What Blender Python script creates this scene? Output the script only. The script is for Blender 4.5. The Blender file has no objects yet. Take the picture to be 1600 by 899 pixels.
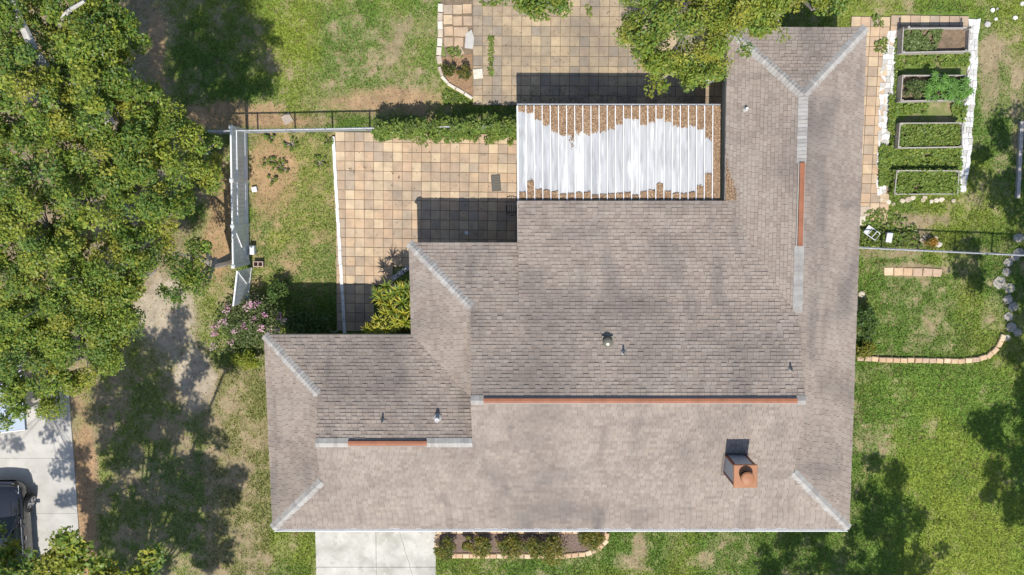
import bpy, math, random
import numpy as np
from mathutils import Vector, Matrix
random.seed(7); RNG = np.random.default_rng(7)
SC = bpy.context.scene
COL = SC.collection
# ------------------------------------------------------------------ camera
F, HC, TILT = 1240.0, 31.0, math.radians(6)
cam = bpy.data.cameras.new('camera'); camo = bpy.data.objects.new('camera', cam); COL.objects.link(camo)
cam.sensor_width = 36; cam.lens = 36*F/1600; cam.clip_end = 2000; cam.clip_start = 0.5
camo.location = (0, 0, HC); camo.rotation_euler = (-TILT, 0, 0); SC.camera = camo
# ------------------------------------------------------------------ sky, sun, exposure
SUN_EL = 58.0
w = bpy.data.worlds.new('World'); SC.world = w; w.use_nodes = True
nt = w.node_tree; bg = nt.nodes['Background']
sk = nt.nodes.new('ShaderNodeTexSky'); sk.sky_type = 'NISHITA'; sk.sun_disc = False
sk.ozone_density = 2.6; sk.sun_elevation = math.radians(SUN_EL); sk.sun_rotation = math.radians(180)
nt.links.new(sk.outputs[0], bg.inputs[0]); bg.inputs[1].default_value = 0.135
sl = bpy.data.lights.new('sun', 'SUN'); sl.energy = 4.6; sl.angle = math.radians(0.55); sl.color = (1, .955, .88)
so = bpy.data.objects.new('sun', sl); COL.objects.link(so)
so.rotation_euler = (math.radians(90-SUN_EL), 0, 0)   # sun stands due south, light travels north and down
so.location = (0, -20, 40)
SC.view_settings.view_transform = 'Standard'; SC.view_settings.look = 'None'
SC.view_settings.exposure = 0.12; SC.view_settings.gamma = 1

# ------------------------------------------------------------------ helpers
_c, _s = math.cos(TILT), math.sin(TILT)
def P(px, py, z=0.0):
    """photo pixel -> point on the level plane z"""
    a, b = (px-800)/F, -(py-449.5)/F
    dy, dz = _c*b-_s, -_s*b-_c
    k = (z-HC)/dz
    return Vector((a*k, dy*k, z))
def Qn(x, y, z=0.0):
    zz = z-HC
    v, d = _c*y-_s*zz, -(_s*y+_c*zz)
    return 800+F*x/d, 449.5-F*v/d
def XH(x, y): return x-.011*(y+6)        # the house stands a hair out of square
WL = {}
def wl(o): return WL.get(o.name, Vector((0, 0, 0))) if o else Vector((0, 0, 0))
def tag(o, label=None, cat=None, group=None, kind=None):
    if label: o['label'] = label
    if cat: o['category'] = cat
    if group: o['group'] = group
    if kind: o['kind'] = kind
    return o
def empty(name, loc, label=None, cat=None, group=None, kind=None):
    o = bpy.data.objects.new(name, None); COL.objects.link(o); o.location = loc
    o.empty_display_size = .2; WL[o.name] = Vector(loc)
    return tag(o, label, cat, group, kind)
class MB:
    def __init__(s): s.v = []; s.f = []; s.c = []
    def face(s, pts, col=None):
        n = len(s.v); s.v += [tuple(p) for p in pts]; s.f.append(tuple(range(n, n+len(pts)))); s.c.append(col)
    def add(s, vs, fs, col=None):
        n = len(s.v); s.v += [tuple(p) for p in vs]
        for f in fs: s.f.append(tuple(n+i for i in f)); s.c.append(col)
    def box(s, c, d, rz=0, ch=0, taper=1.0):
        x, y, z = d[0]/2, d[1]/2, d[2]/2; t = taper
        R = Matrix.Rotation(rz, 3, 'Z'); C = Vector(c)
        if ch:
            L = [(-x,-y,-z),(x,-y,-z),(x,y,-z),(-x,y,-z),(-x,-y,z-ch),(x,-y,z-ch),(x,y,z-ch),(-x,y,z-ch),
                 (-x+ch,-y+ch,z),(x-ch,-y+ch,z),(x-ch,y-ch,z),(-x+ch,y-ch,z)]
            fs = [(3,2,1,0),(0,1,5,4),(1,2,6,5),(2,3,7,6),(3,0,4,7),(4,5,9,8),(5,6,10,9),(6,7,11,10),(7,4,8,11),(8,9,10,11)]
        else:
            L = [(-x,-y,-z),(x,-y,-z),(x,y,-z),(-x,y,-z),(-x*t,-y*t,z),(x*t,-y*t,z),(x*t,y*t,z),(-x*t,y*t,z)]
            fs = [(3,2,1,0),(0,1,5,4),(1,2,6,5),(2,3,7,6),(3,0,4,7),(4,5,6,7)]
        s.add([C+R@Vector(p) for p in L], fs); return s
    def bar(s, p, q, wd, ht):
        """rectangular bar from p to q, width wd (level), height ht"""
        p, q = Vector(p), Vector(q); d = (q-p).normalized()
        up = Vector((0,0,1)) if abs(d.z) < .9 else Vector((0,1,0))
        a = d.cross(up).normalized()*wd/2; b = a.cross(d).normalized()*ht/2
        L = [p-a-b, p+a-b, p+a+b, p-a+b, q-a-b, q+a-b, q+a+b, q-a+b]
        s.add(L, [(0,1,2,3),(7,6,5,4),(0,4,5,1),(1,5,6,2),(2,6,7,3),(3,7,4,0)]); return s
    def tube(s, pts, rad, n=8, cap=True):
        pts = [Vector(p) for p in pts]
        if not hasattr(rad, '__len__'): rad = [rad]*len(pts)
        b = len(s.v)
        for i, p in enumerate(pts):
            d = (pts[min(i+1, len(pts)-1)]-pts[max(i-1, 0)]).normalized()
            up = Vector((0,0,1)) if abs(d.z) < .9 else Vector((1,0,0))
            a = d.cross(up).normalized(); c = d.cross(a)
            for k in range(n):
                t = 2*math.pi*k/n
                s.v.append(tuple(p+(a*math.cos(t)+c*math.sin(t))*rad[i]))
        for i in range(len(pts)-1):
            for k in range(n):
                s.f.append((b+i*n+k, b+i*n+(k+1) % n, b+(i+1)*n+(k+1) % n, b+(i+1)*n+k)); s.c.append(None)
        if cap:
            s.f.append(tuple(b+k for k in range(n))[::-1]); s.c.append(None)
            s.f.append(tuple(b+(len(pts)-1)*n+k for k in range(n))); s.c.append(None)
        return s
    def prism(s, poly, z0, z1):
        n = len(poly)
        zt = z1 if callable(z1) else (lambda x, y: z1)
        zb = z0 if callable(z0) else (lambda x, y: z0)
        a = sum(poly[i][0]*poly[(i+1) % n][1]-poly[(i+1) % n][0]*poly[i][1] for i in range(n))
        if a < 0: poly = poly[::-1]
        v = [(x, y, zb(x, y)) for x, y in poly]+[(x, y, zt(x, y)) for x, y in poly]
        s.add(v, [tuple(range(n))[::-1], tuple(range(n, 2*n))]+[(i, (i+1) % n, n+(i+1) % n, n+i) for i in range(n)]); return s
    def lathe(s, c, prof, n=16):
        c = Vector(c); b = len(s.v)
        for r, z in prof:
            for k in range(n):
                t = 2*math.pi*k/n; s.v.append((c.x+r*math.cos(t), c.y+r*math.sin(t), c.z+z))
        for i in range(len(prof)-1):
            for k in range(n):
                s.f.append((b+i*n+k, b+i*n+(k+1) % n, b+(i+1)*n+(k+1) % n, b+(i+1)*n+k)); s.c.append(None)
        s.f.append(tuple(b+k for k in range(n))[::-1]); s.c.append(None)
        s.f.append(tuple(b+(len(prof)-1)*n+k for k in range(n))); s.c.append(None)
        return s
    def build(s, name, mat, parent=None, shear=False, smooth=False, origin=None):
        v = [(XH(x, y), y, z) for x, y, z in s.v] if shear else s.v
        A = np.array(v, dtype=float)
        if origin is None:
            o = Vector(((A[:,0].min()+A[:,0].max())/2, (A[:,1].min()+A[:,1].max())/2, A[:,2].min()))
        else: o = Vector(origin)
        me = bpy.data.meshes.new(name)
        me.from_pydata((A-np.array(o)).tolist(), [], s.f)
        if any(c is not None for c in s.c):
            at = me.attributes.new('Col', 'FLOAT_COLOR', 'FACE')
            at.data.foreach_set('color', np.array([(c or (1,1,1))+(1,) for c in s.c], dtype=np.float32).ravel())
        me.materials.append(mat)
        if smooth: me.polygons.foreach_set('use_smooth', [True]*len(me.polygons))
        ob = bpy.data.objects.new(name, me); COL.objects.link(ob)
        ob.parent = parent; ob.location = o-wl(parent); WL[ob.name] = o
        return ob
def inst(name, me, loc, parent=None, rot=(0,0,0), scale=(1,1,1)):
    ob = bpy.data.objects.new(name, me); COL.objects.link(ob); ob.parent = parent
    ob.location = Vector(loc)-wl(parent); ob.rotation_euler = rot; ob.scale = scale; WL[ob.name] = Vector(loc)
    return ob
def quick_mesh(name, V, Fc, C, mat, parent=None, nside=4, origin=None):
    """numpy mesh: V (n,3), Fc (m,nside), C (m,3) colour per face"""
    o = Vector(origin) if origin is not None else Vector(((V[:,0].min()+V[:,0].max())/2, (V[:,1].min()+V[:,1].max())/2, V[:,2].min()))
    V = V-np.array(o)
    me = bpy.data.meshes.new(name); n, m = len(V), len(Fc)
    me.vertices.add(n); me.vertices.foreach_set('co', V.astype(np.float32).ravel())
    me.loops.add(m*nside); me.loops.foreach_set('vertex_index', Fc.astype(np.int32).ravel())
    me.polygons.add(m); me.polygons.foreach_set('loop_start', np.arange(0, m*nside, nside, dtype=np.int32))
    me.update(calc_edges=True)
    at = me.attributes.new('Col', 'FLOAT_COLOR', 'FACE')
    at.data.foreach_set('color', np.hstack([C, np.ones((m,1))]).astype(np.float32).ravel())
    me.materials.append(mat)
    ob = bpy.data.objects.new(name, me); COL.objects.link(ob); ob.parent = parent
    ob.location = o-wl(parent); WL[ob.name] = o
    return ob
# ---- numpy noise
def _h(ix, iy, s):
    n = (ix.astype(np.int64)*374761393+iy.astype(np.int64)*668265263+s*1442695041) & 0x7fffffff
    n = ((n ^ (n >> 13))*1274126177) & 0x7fffffff
    return ((n ^ (n >> 16)) & 0xffff)/65535.0
def vnoise(x, y, s=0):
    ix, iy = np.floor(x), np.floor(y); fx, fy = x-ix, y-iy
    fx, fy = fx*fx*(3-2*fx), fy*fy*(3-2*fy)
    a, b, c, d = _h(ix, iy, s), _h(ix+1, iy, s), _h(ix, iy+1, s), _h(ix+1, iy+1, s)
    return (a*(1-fx)+b*fx)*(1-fy)+(c*(1-fx)+d*fx)*fy
def fbm(x, y, sc, s=0, o=4):
    t = 0; a = .5; n = 0
    for k in range(o):
        t = t+a*vnoise(x*sc+17*k, y*sc-9*k, s+k); n += a; a *= .55; sc *= 2.07
    return t/n
def sst(a, b, x):
    t = np.clip((x-a)/(b-a), 0, 1); return t*t*(3-2*t)
def inpoly(px, py, poly):
    r = np.zeros(px.shape, bool); n = len(poly)
    for i in range(n):
        (x0, y0), (x1, y1) = poly[i], poly[(i+1) % n]
        if y0 == y1: continue
        c = ((y0 > py) != (y1 > py)) & (px < (x1-x0)*(py-y0)/(y1-y0)+x0); r ^= c
    return r
# ---- materials
def M(name, col, rough=.8, var=.15, scale=6., bump=0., bscale=40., attr=False, rnd=None, stain=None, metal=0., spec=.3, tone=0.,
      trans=0., stretch=None):
    m = bpy.data.materials.new(name); m.use_nodes = True; T = m.node_tree; N, L = T.nodes, T.links
    b = N['Principled BSDF']; b.inputs['Roughness'].default_value = rough; b.inputs['Metallic'].default_value = metal
    b.inputs['Specular IOR Level'].default_value = spec
    geo = N.new('ShaderNodeNewGeometry'); pos = geo.outputs['Position']
    if stretch:
        vm = N.new('ShaderNodeVectorMath'); vm.operation = 'MULTIPLY'; vm.inputs[1].default_value = stretch; L.new(pos, vm.inputs[0]); pos = vm.outputs[0]
    if attr:
        a = N.new('ShaderNodeAttribute'); a.attribute_name = 'Col'; cur = a.outputs['Color']
    elif rnd:
        oi = N.new('ShaderNodeObjectInfo'); r = N.new('ShaderNodeValToRGB'); r.color_ramp.interpolation = 'CONSTANT'
        E_ = r.color_ramp.elements
        while len(E_) < len(rnd): E_.new(.5)
        for i, c in enumerate(rnd): E_[i].position = i/len(rnd); E_[i].color = (*c, 1)
        L.new(oi.outputs['Random'], r.inputs[0]); cur = r.outputs[0]
    else:
        rgb = N.new('ShaderNodeRGB'); rgb.outputs[0].default_value = (*col, 1); cur = rgb.outputs[0]
    def noise(sc, det=4, dist=0., sx=None):
        n = N.new('ShaderNodeTexNoise'); n.inputs['Scale'].default_value = sc; n.inputs['Detail'].default_value = det
        n.inputs['Distortion'].default_value = dist; 
        if sx:
            vv = N.new('ShaderNodeVectorMath'); vv.operation = 'MULTIPLY'; vv.inputs[1].default_value = sx; L.new(pos, vv.inputs[0]); L.new(vv.outputs[0], n.inputs['Vector'])
        else: L.new(pos, n.inputs['Vector'])
        return n.outputs['Fac']
    def mr(src, lo, hi, a=.25, c=.75):
        q = N.new('ShaderNodeMapRange'); q.inputs[1].default_value = a; q.inputs[2].default_value = c
        q.inputs[3].default_value = lo; q.inputs[4].default_value = hi; L.new(src, q.inputs[0]); return q.outputs[0]
    def mul(c, f):
        x = N.new('ShaderNodeVectorMath'); x.operation = 'SCALE'; L.new(c, x.inputs[0]); L.new(f, x.inputs['Scale']); return x.outputs[0]
    if var: cur = mul(cur, mr(noise(scale, 6), 1-var, 1+var))
    if tone: cur = mul(cur, mr(noise(bscale*1.7, 2), 1-tone, 1+tone))
    if stain:
        for (scol, ssc, lo, hi, amt, *sx) in stain:
            x = N.new('ShaderNodeMix'); x.data_type = 'RGBA'; L.new(mr(noise(ssc, 5, .4, sx[0] if sx else None), 0, amt, lo, hi), x.inputs[0])
            L.new(cur, x.inputs[6]); x.inputs[7].default_value = (*scol, 1); cur = x.outputs[2]
    L.new(cur, b.inputs['Base Color'])
    if bump:
        bp = N.new('ShaderNodeBump'); bp.inputs['Strength'].default_value = bump; bp.inputs['Distance'].default_value = .02
        L.new(noise(bscale, 4), bp.inputs['Height']); L.new(bp.outputs[0], b.inputs['Normal'])
    if trans:
        out = N['Material Output']; tr = N.new('ShaderNodeBsdfTranslucent'); mx = N.new('ShaderNodeMixShader'); mx.inputs[0].default_value = trans
        L.new(cur, tr.inputs[0]); L.new(b.outputs[0], mx.inputs[1]); L.new(tr.outputs[0], mx.inputs[2]); L.new(mx.outputs[0], out.inputs[0])
    return m
SHING = [(.325,.270,.225),(.308,.254,.211),(.292,.240,.199),(.338,.284,.238),(.315,.260,.215),(.276,.224,.187),(.322,.272,.230)]
RSTAIN = [((.13,.115,.105), .33, .48, .76, .7), ((.37,.325,.275), .6, .55, .8, .45), ((.12,.11,.105), 1.1, .53, .76, .6, (1,.22,1)), ((.13,.115,.11), 1.0, .57, .78, .5, (.2,1,1))]
m_shf = M('shingle_field', (1,1,1), .92, .10, 1.3, .25, 90, attr=True, stain=RSTAIN, tone=.12)
m_sh1 = M('shingle_single', (1,1,1), .92, .10, 1.3, .25, 90, rnd=SHING, stain=RSTAIN, tone=.12)
m_deck = M('roof_deck', (.16,.13,.115), .9)
m_cap = M('ridge_cap', (.40,.40,.385), .9, .12, 5, .2, 80, rnd=[(.36,.345,.32),(.40,.385,.36),(.32,.30,.28),(.38,.36,.33)], tone=.1)
m_copper = M('copper_paint', (.29,.115,.060), .6, .2, 3, 0, 40, tone=.08)
m_copper2 = M('copper_cap', (.37,.165,.08), .5, .15, 3)
m_steel = M('chimney_panel', (.42,.43,.46), .45, .12, 4, spec=.5)
m_white = M('white_paint', (.80,.80,.79), .5, .06, 4)
m_vinyl = M('vinyl', (.70,.72,.70), .45, .12, 2, stain=[((.42,.43,.34), 1.2, .5, .8, .5)])
m_wall = M('stucco', (.62,.55,.45), .9, .08, 2, .3, 60)
m_glass = M('window_glass', (.03,.04,.05), .06, 0, spec=.8)
m_dark = M('dark_metal', (.025,.025,.028), .45, .1)
m_galv = M('galvanised', (.36,.37,.39), .55, .2, 10, metal=.35)
m_pipe = M('vent_pipe', (.30,.28,.25), .6, .15)
m_dome = M('dome_vent', (.27,.25,.19), .28, .12, 8, metal=.5)
PAV = [(.51,.39,.265),(.49,.355,.235),(.45,.33,.225),(.56,.425,.275),(.50,.355,.235),(.40,.305,.22),(.53,.38,.245),(.46,.34,.235),(.57,.44,.29),(.41,.325,.24)]
m_pav = M('paver', (1,1,1), .88, .16, 3, .25, 50, rnd=PAV, stain=[((.22,.19,.16), .55, .52, .76, .6), ((.30,.25,.19), 2.2, .55, .75, .4), ((.55,.42,.27), 1.7, .6, .8, .3)], tone=.1)
PAV2 = [(.41,.315,.205),(.37,.29,.195),(.335,.27,.19),(.46,.355,.225),(.37,.285,.195),(.30,.25,.19),(.40,.31,.20)]
m_pav2 = M('paver_aged', (1,1,1), .88, .18, 3, .25, 50, rnd=PAV2, stain=[((.16,.14,.12), .5, .46, .72, .65), ((.24,.20,.15), 2.2, .55, .75, .45)], tone=.1)
m_joint = M('paver_joint_sand', (.20,.15,.10), .95, .3, 6, .3, 60)
m_conc = M('concrete', (.52,.50,.45), .9, .14, 1.4, .25, 60, stain=[((.25,.24,.19), 1.1, .46, .75, .65), ((.68,.66,.60), 3.5, .6, .75, .6), ((.28,.27,.23), 4.5, .55, .72, .45)], tone=.10)
m_conc2 = M('neighbour_concrete', (.50,.48,.44), .9, .12, 1.4, .2, 60, stain=[((.30,.275,.235), 1.1, .48, .76, .5), ((.33,.31,.27), 4.5, .55, .75, .35)])
m_wstone = M('white_stone', (1,1,1), .85, .10, 9, .5, 25, rnd=[(.66,.65,.62),(.58,.57,.54),(.72,.71,.69),(.48,.46,.42),(.64,.63,.61)])
m_rock = M('pale_rock', (1,1,1), .9, .15, 9, .5, 20, rnd=[(.55,.47,.36),(.62,.55,.45),(.48,.40,.31),(.66,.60,.50)])
m_brick = M('edging_brick', (1,1,1), .9, .15, 9, .4, 30, rnd=[(.60,.43,.27),(.54,.37,.235),(.66,.50,.33),(.50,.36,.25)])
m_wood = M('weathered_wood', (.42,.385,.345), .85, .22, 14, .3, 50)
m_soil = M('soil', (.20,.145,.095), .95, .35, 9, .8, 30)
m_mulch = M('mulch', (.19,.135,.11), .95, .4, 16, 1., 40)
m_ground = M('ground', (1,1,1), .95, .20, 5, .7, 22, attr=True, tone=.25)
m_grass = M('grass', (1,1,1), .7, .10, 3, attr=True, trans=.22, spec=.25)
m_leaf = M('leaf', (1,1,1), .5, 0, attr=True, trans=.30, spec=.35)
m_litter = M('litter', (1,1,1), .9, .1, attr=True)
m_bark = M('bark', (.32,.28,.23), .9, .25, 9, .6, 25)
m_bark2 = M('pale_bark', (.46,.43,.39), .9, .2, 9, .5, 25)
m_rubber = M('rubber', (.03,.032,.03), .75, .1)
m_mat = M('mat', (.12,.115,.10), .95, .15, 30)

# ------------------------------------------------------------------ ground (one sheet)
def ground_maps(x, y):
    """greenness 0..1 and bare colour at a ground point"""
    px, py = Qn(x, y)
    n1, n2, n3 = fbm(x, y, .35, 1), fbm(x, y, .9, 5), fbm(x, y, 2.6, 9)
    g = 1.02+.0*px
    def blob(cx, cy, rx, ry, soft=.5):
        d = np.sqrt(((px-cx)/rx)**2+((py-cy)/ry)**2)+(n2-.5)*1.1
        return 1-sst(1-soft, 1+soft*.4, d)
    n4 = fbm(x, y, 1.6, 21)
    # thin, worn patches all over
    g = g-.45*sst(.52, .70, n2)-.40*sst(.55, .7, n3)-.35*sst(.55, .68, n4)
    # lower right lawn: thick
    thick = sst(560, 600, py)*sst(1335, 1400, px)
    g = g+.42*thick
    g = g-.5*blob(1375, 690, 50, 34)-.35*blob(1400, 620, 40, 30)
    # under the trees at the left: litter and dirt
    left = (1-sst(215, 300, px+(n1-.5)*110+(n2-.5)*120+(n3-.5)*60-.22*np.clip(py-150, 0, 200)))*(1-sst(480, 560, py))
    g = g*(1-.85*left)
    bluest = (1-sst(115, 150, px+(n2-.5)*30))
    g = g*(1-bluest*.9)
    sand = np.maximum(blob(262, 500, 62, 85), blob(300, 590, 34, 70)); g = g*(1-.95*sand)
    dirt = np.maximum.reduce([blob(345, 360, 34, 130), blob(244, 80, 15, 80)*.9, blob(372, 182, 90, 26), blob(420, 270, 42, 75)*.9, blob(400, 190, 130, 16)])
    g = g*(1-.88*dirt)
    mid = sst(385, 395, px)*(1-sst(520, 530, px))*sst(200, 212, py)*(1-sst(450, 470, py))
    g = g*(1-mid*.35)
    dirt2 = np.maximum(blob(130, 760, 22, 170), blob(600, 165, 130, 26)*.7); g = g*(1-.9*dirt2)
    ll = sst(125, 150, px)*(1-sst(300, 400, px+(n2-.5)*80))*sst(540, 600, py); g = g-.42*ll
    strip = sst(310, 330, px)*(1-sst(420, 425, px))*sst(540, 600, py)
    g = g-.28*strip
    g = g-.25*blob(560, 140, 150, 40)-.2*blob(640, 90, 60, 90)
    # east yard worn bits
    g = g-.8*blob(1430, 345, 60, 14)-.15*blob(1400, 480, 50, 40)-.12*blob(1470, 520, 50, 30)-.9*blob(1425, 424, 60, 12)
    g = g-.8*blob(1545, 110, 20, 80)-.6*blob(1590, 170, 14, 100)-.9*blob(1435, 372, 26, 14)-.7*blob(1385, 395, 50, 10)
    g = g-.7*blob(1000, 860, 14, 40)-.7*blob(975, 880, 20, 14)-.4*blob(440, 860, 18, 22)
    g = np.clip(g, 0, 1)
    # colours
    yel = (.20,.255,.042); grn = (.125,.205,.036)
    t = sst(.35, .65, n1)
    gc = np.stack([yel[i]*(1-t)+grn[i]*t for i in range(3)], -1)
    gc = gc*(1.06+.28*thick[..., None]*np.array([1.1, 1.0, .8]))
    lime = np.maximum(blob(432, 378, 20, 18), .6*blob(440, 60, 60, 60)); gc = gc*(1-.5*lime[..., None])+np.array((.27,.33,.03))*.5*lime[..., None]; g = g+.5*lime*0
    olive = np.array((.19, .17, .065)); gc = gc*(1-strip[..., None]*.55)+olive*strip[..., None]*.55
    bare = np.array((.27,.215,.125))*(.8+.5*n3)[..., None]
    def mixc(c, col, f): return c*(1-f[..., None])+np.array(col)*(.75+.5*n3)[..., None]*f[..., None]
    bare = mixc(bare, (.37,.235,.13), np.clip(dirt+dirt2+.6*mid, 0, 1)); bare = mixc(bare, (.40,.335,.245), sand)
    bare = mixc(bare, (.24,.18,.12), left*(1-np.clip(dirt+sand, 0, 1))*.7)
    return g, gc, bare
def make_ground():
    xi = np.arange(-23, 23.01, .085); yi = np.arange(-17, 10.01, .085)
    far = np.array([400., 200, 90, 50, 35, 28])
    xs = np.concatenate([-far, xi, far[::-1]]); ys = np.concatenate([-far, yi, far[::-1]])
    X, Y = np.meshgrid(xs, ys); nx, ny = len(xs), len(ys)
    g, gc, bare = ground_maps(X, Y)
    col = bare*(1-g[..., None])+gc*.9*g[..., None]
    Z = (fbm(X, Y, 1.2, 31)-.5)*.05*(np.abs(X) < 24)-.03
    V = np.stack([X, Y, Z], -1).reshape(-1, 3)
    i = np.arange(nx-1)[None, :]+nx*np.arange(ny-1)[:, None]
    Fc = np.stack([i, i+1, i+nx+1, i+nx], -1).reshape(-1, 4)
    C = col[:-1, :-1].reshape(-1, 3)
    o = quick_mesh('ground', V, Fc, C, m_ground, origin=(0, 0, 0))
    tag(o, 'green lawn and sandy dirt ground around the house', 'ground', kind='structure')
make_ground()

# ------------------------------------------------------------------ house roof geometry
XW, XM, XA, XWW, XE, XG, XGW, XGL = -8.95, -3.62, .27, 7.65, 12.45, 10.05, -1.42, -6.93
YS, YL, YN, YA, YW = -11.98, -4.72, -1.39, .1, 6.1
EZ, MP, AP = 2.6, 1/3, .188
YR, YRL = (YS+YN)/2, (YS+YL)/2
YB = -3.3
zS = lambda x, y: EZ+(y-YS)*MP
zL = lambda x, y: EZ+(YL-y)*MP
zN = lambda x, y: EZ+(YN-y)*MP
zWL = lambda x, y: EZ+(x-XW)*MP
zWM = lambda x, y: EZ+(x-XM)*MP
zE = lambda x, y: EZ+(XE-x)*MP
zWW = lambda x, y: EZ+(x-XWW)*MP
zWN = lambda x, y: EZ+(YW-y)*MP
zA = lambda x, y: zN(0, YB)+.012+(YB-y)*AP*-1 if False else zN(0, YB)+.012-(y-YB)*AP
dE = XE-XG; dL = XGL-XW; dM = XGW-XM
XV = XWW+(zA(0, YB)-EZ)/MP
planes = [
 ('S', zS, [(XW,YS),(XE,YS),(XG,YS+dE),(XG,YR),(XGW,YR),(XGW,YRL),(XGL,YRL),(XGL,YS+dL)], (0,1), (1,0)),
 ('L', zL, [(XW,YL),(XGL,YL-dL),(XGL,YRL),(XGW,YRL),(XGW,YL-dM),(XM,YL)], (0,-1), (-1,0)),
 ('N', zN, [(XM,YN),(XGW,YN-dM),(XGW,YR),(XG,YR),(XG,YN-dE),(XV,YB),(XA,YB),(XA,YN)], (0,-1), (-1,0)),
 ('A', zA, [(XA,YA),(XA,YB),(XV,YB),(XWW+(zA(0,YA)-EZ)/MP,YA)], (0,-1), (-1,0)),
 ('WL', zWL, [(XW,YS),(XGL,YS+dL),(XGL,YL-dL),(XW,YL)], (1,0), (0,-1)),
 ('WM', zWM, [(XM,YL),(XGW,YL-dM),(XGW,YN-dM),(XM,YN)], (1,0), (0,-1)),
 ('E', zE, [(XE,YS),(XE,YW),(XG,YW-dE),(XG,YS+dE)], (-1,0), (0,1)),
 ('WW', zWW, [(XWW,YW),(XWW,YA),(XV,YB),(XG,YN-dE),(XG,YW-dE)], (1,0), (0,-1)),
 ('WN', zWN, [(XWW,YW),(XG,YW-dE),(XE,YW)], (0,-1), (-1,0)),
]
house = empty('house', (2, -6, 0), 'large single-storey house with sprawling taupe shingle hip roof and brown ridge vents', 'house')
def slab():
    mb = MB()
    for n, zf, poly, u, a in planes: mb.prism(poly, lambda x, y, zf=zf: zf(x, y)-.14, lambda x, y, zf=zf: zf(x, y)-.002)
    # vertical gables of the Dutch hips and the step beside the low-pitch extension
    mb.add([(XG-.02, YS+dE, zE(XG,0)-.2), (XG-.02, YN-dE, zE(XG,0)-.2), (XG-.02, YR, zS(0,YR)-.1), (XG-.2, YS+dE, zE(XG,0)-.2), (XG-.2, YN-dE, zE(XG,0)-.2), (XG-.2, YR, zS(0,YR)-.1)],
           [(0,1,2),(5,4,3),(0,3,4,1),(1,4,5,2),(2,5,3,0)])
    mb.add([(XGW+.03, YN-dM, 3), (XGW+.03, YRL, 3), (XGW+.03, YRL, zS(0,YRL)-.1), (XGW+.03, YR, zS(0,YR)-.1), (XGW+.2, YN-dM, 3), (XGW+.2, YRL, 3), (XGW+.2, YRL, zS(0,YRL)-.1), (XGW+.2, YR, zS(0,YR)-.1)],
           [(0,1,2,3),(7,6,5,4),(0,4,5,1),(1,5,6,2),(2,6,7,3),(3,7,4,0)])
    mb.add([(XGL+.03, YL-dL, 3), (XGL+.03, YS+dL, 3), (XGL+.03, YRL, zS(0,YRL)-.1), (XGL+.2, YL-dL, 3), (XGL+.2, YS+dL, 3), (XGL+.2, YRL, zS(0,YRL)-.1)],
           [(0,1,2),(5,4,3),(0,3,4,1),(1,4,5,2),(2,5,3,0)])
    return mb
roof = slab().build('roof', m_deck, house, shear=True)
tag(roof, 'taupe shingle roof with grey hip caps')
def interval(poly, u, a, v):
    xs = []
    n = len(poly)
    for i in range(n):
        p, q = poly[i], poly[(i+1) % n]
        vp, vq = p[0]*u[0]+p[1]*u[1], q[0]*u[0]+q[1]*u[1]
        if (vp > v) != (vq > v):
            t = (v-vp)/(vq-vp); xs.append((p[0]+(q[0]-p[0])*t)*a[0]+(p[1]+(q[1]-p[1])*t)*a[1])
    return (min(xs), max(xs)) if len(xs) >= 2 else None
EXPO, TABW, THK = .127, .20, .026
tabs = []     # (zmid, verts8, full?, loc, frame)
for pi, (nm, zf, poly, u, a) in enumerate(planes):
    vs = [p[0]*u[0]+p[1]*u[1] for p in poly]; v0, v1 = min(vs), max(vs)
    z0 = zf(*poly[0]); 
    gx, gy = (zf(1,0)-zf(0,0)), (zf(0,1)-zf(0,0)); sl_ = gx*u[0]+gy*u[1]
    nrm = Vector((-gx, -gy, 1)).normalized(); cs = 1/math.sqrt(1+sl_*sl_); step = EXPO*cs
    k = 0; v = v0-.012
    R = random.Random(pi)
    while v < v1-.004:
        w1 = min(v+step+.012, v1)
        lo = interval(poly, u, a, max(v, v0+1e-4)); hi = interval(poly, u, a, min(v+step, v1-1e-4))
        if lo and hi:
            if abs(lo[0]-hi[0]) > .5: lo = (hi[0], lo[1])
            if abs(lo[1]-hi[1]) > .5: lo = (lo[0], hi[1])
            off = R.uniform(0, TABW)
            s0 = math.floor((min(lo[0], hi[0])-off)/TABW)*TABW+off
            t = s0
            while t < max(lo[1], hi[1]):
                b0, b1 = t+.004, t+TABW-.004
                l0, l1 = max(b0, lo[0]), min(b1, lo[1]); h0, h1 = max(b0, hi[0]), min(b1, hi[1])
                if l1-l0 < .01 and h1-h0 < .01: t += TABW; continue
                l0, l1 = (l0, l1) if l1 > l0 else ((l0+l1)/2,)*2
                h0, h1 = (h0, h1) if h1 > h0 else ((h0+h1)/2,)*2
                full = l0 == b0 and l1 == b1 and h0 == b0 and h1 == b1 and w1-v > step
                th = THK*R.choice((.4, .65, 1, 1, 1.3))
                def pt(av, vv, h):
                    x, y = a[0]*av+u[0]*vv, a[1]*av+u[1]*vv
                    return Vector((x, y, zf(x, y)))+nrm*h
                V = [pt(l0, v, 0), pt(l1, v, 0), pt(h1, w1, 0), pt(h0, w1, 0), pt(l0, v, th), pt(l1, v, th), pt(h1, w1, .004), pt(h0, w1, .004)]
                tabs.append((V[4].z, V, full and nm in 'NSLA', nm, pt((b0+b1)/2, v, 0), nrm, u, a, th))
                t += TABW
        v += step; k += 1
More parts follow.
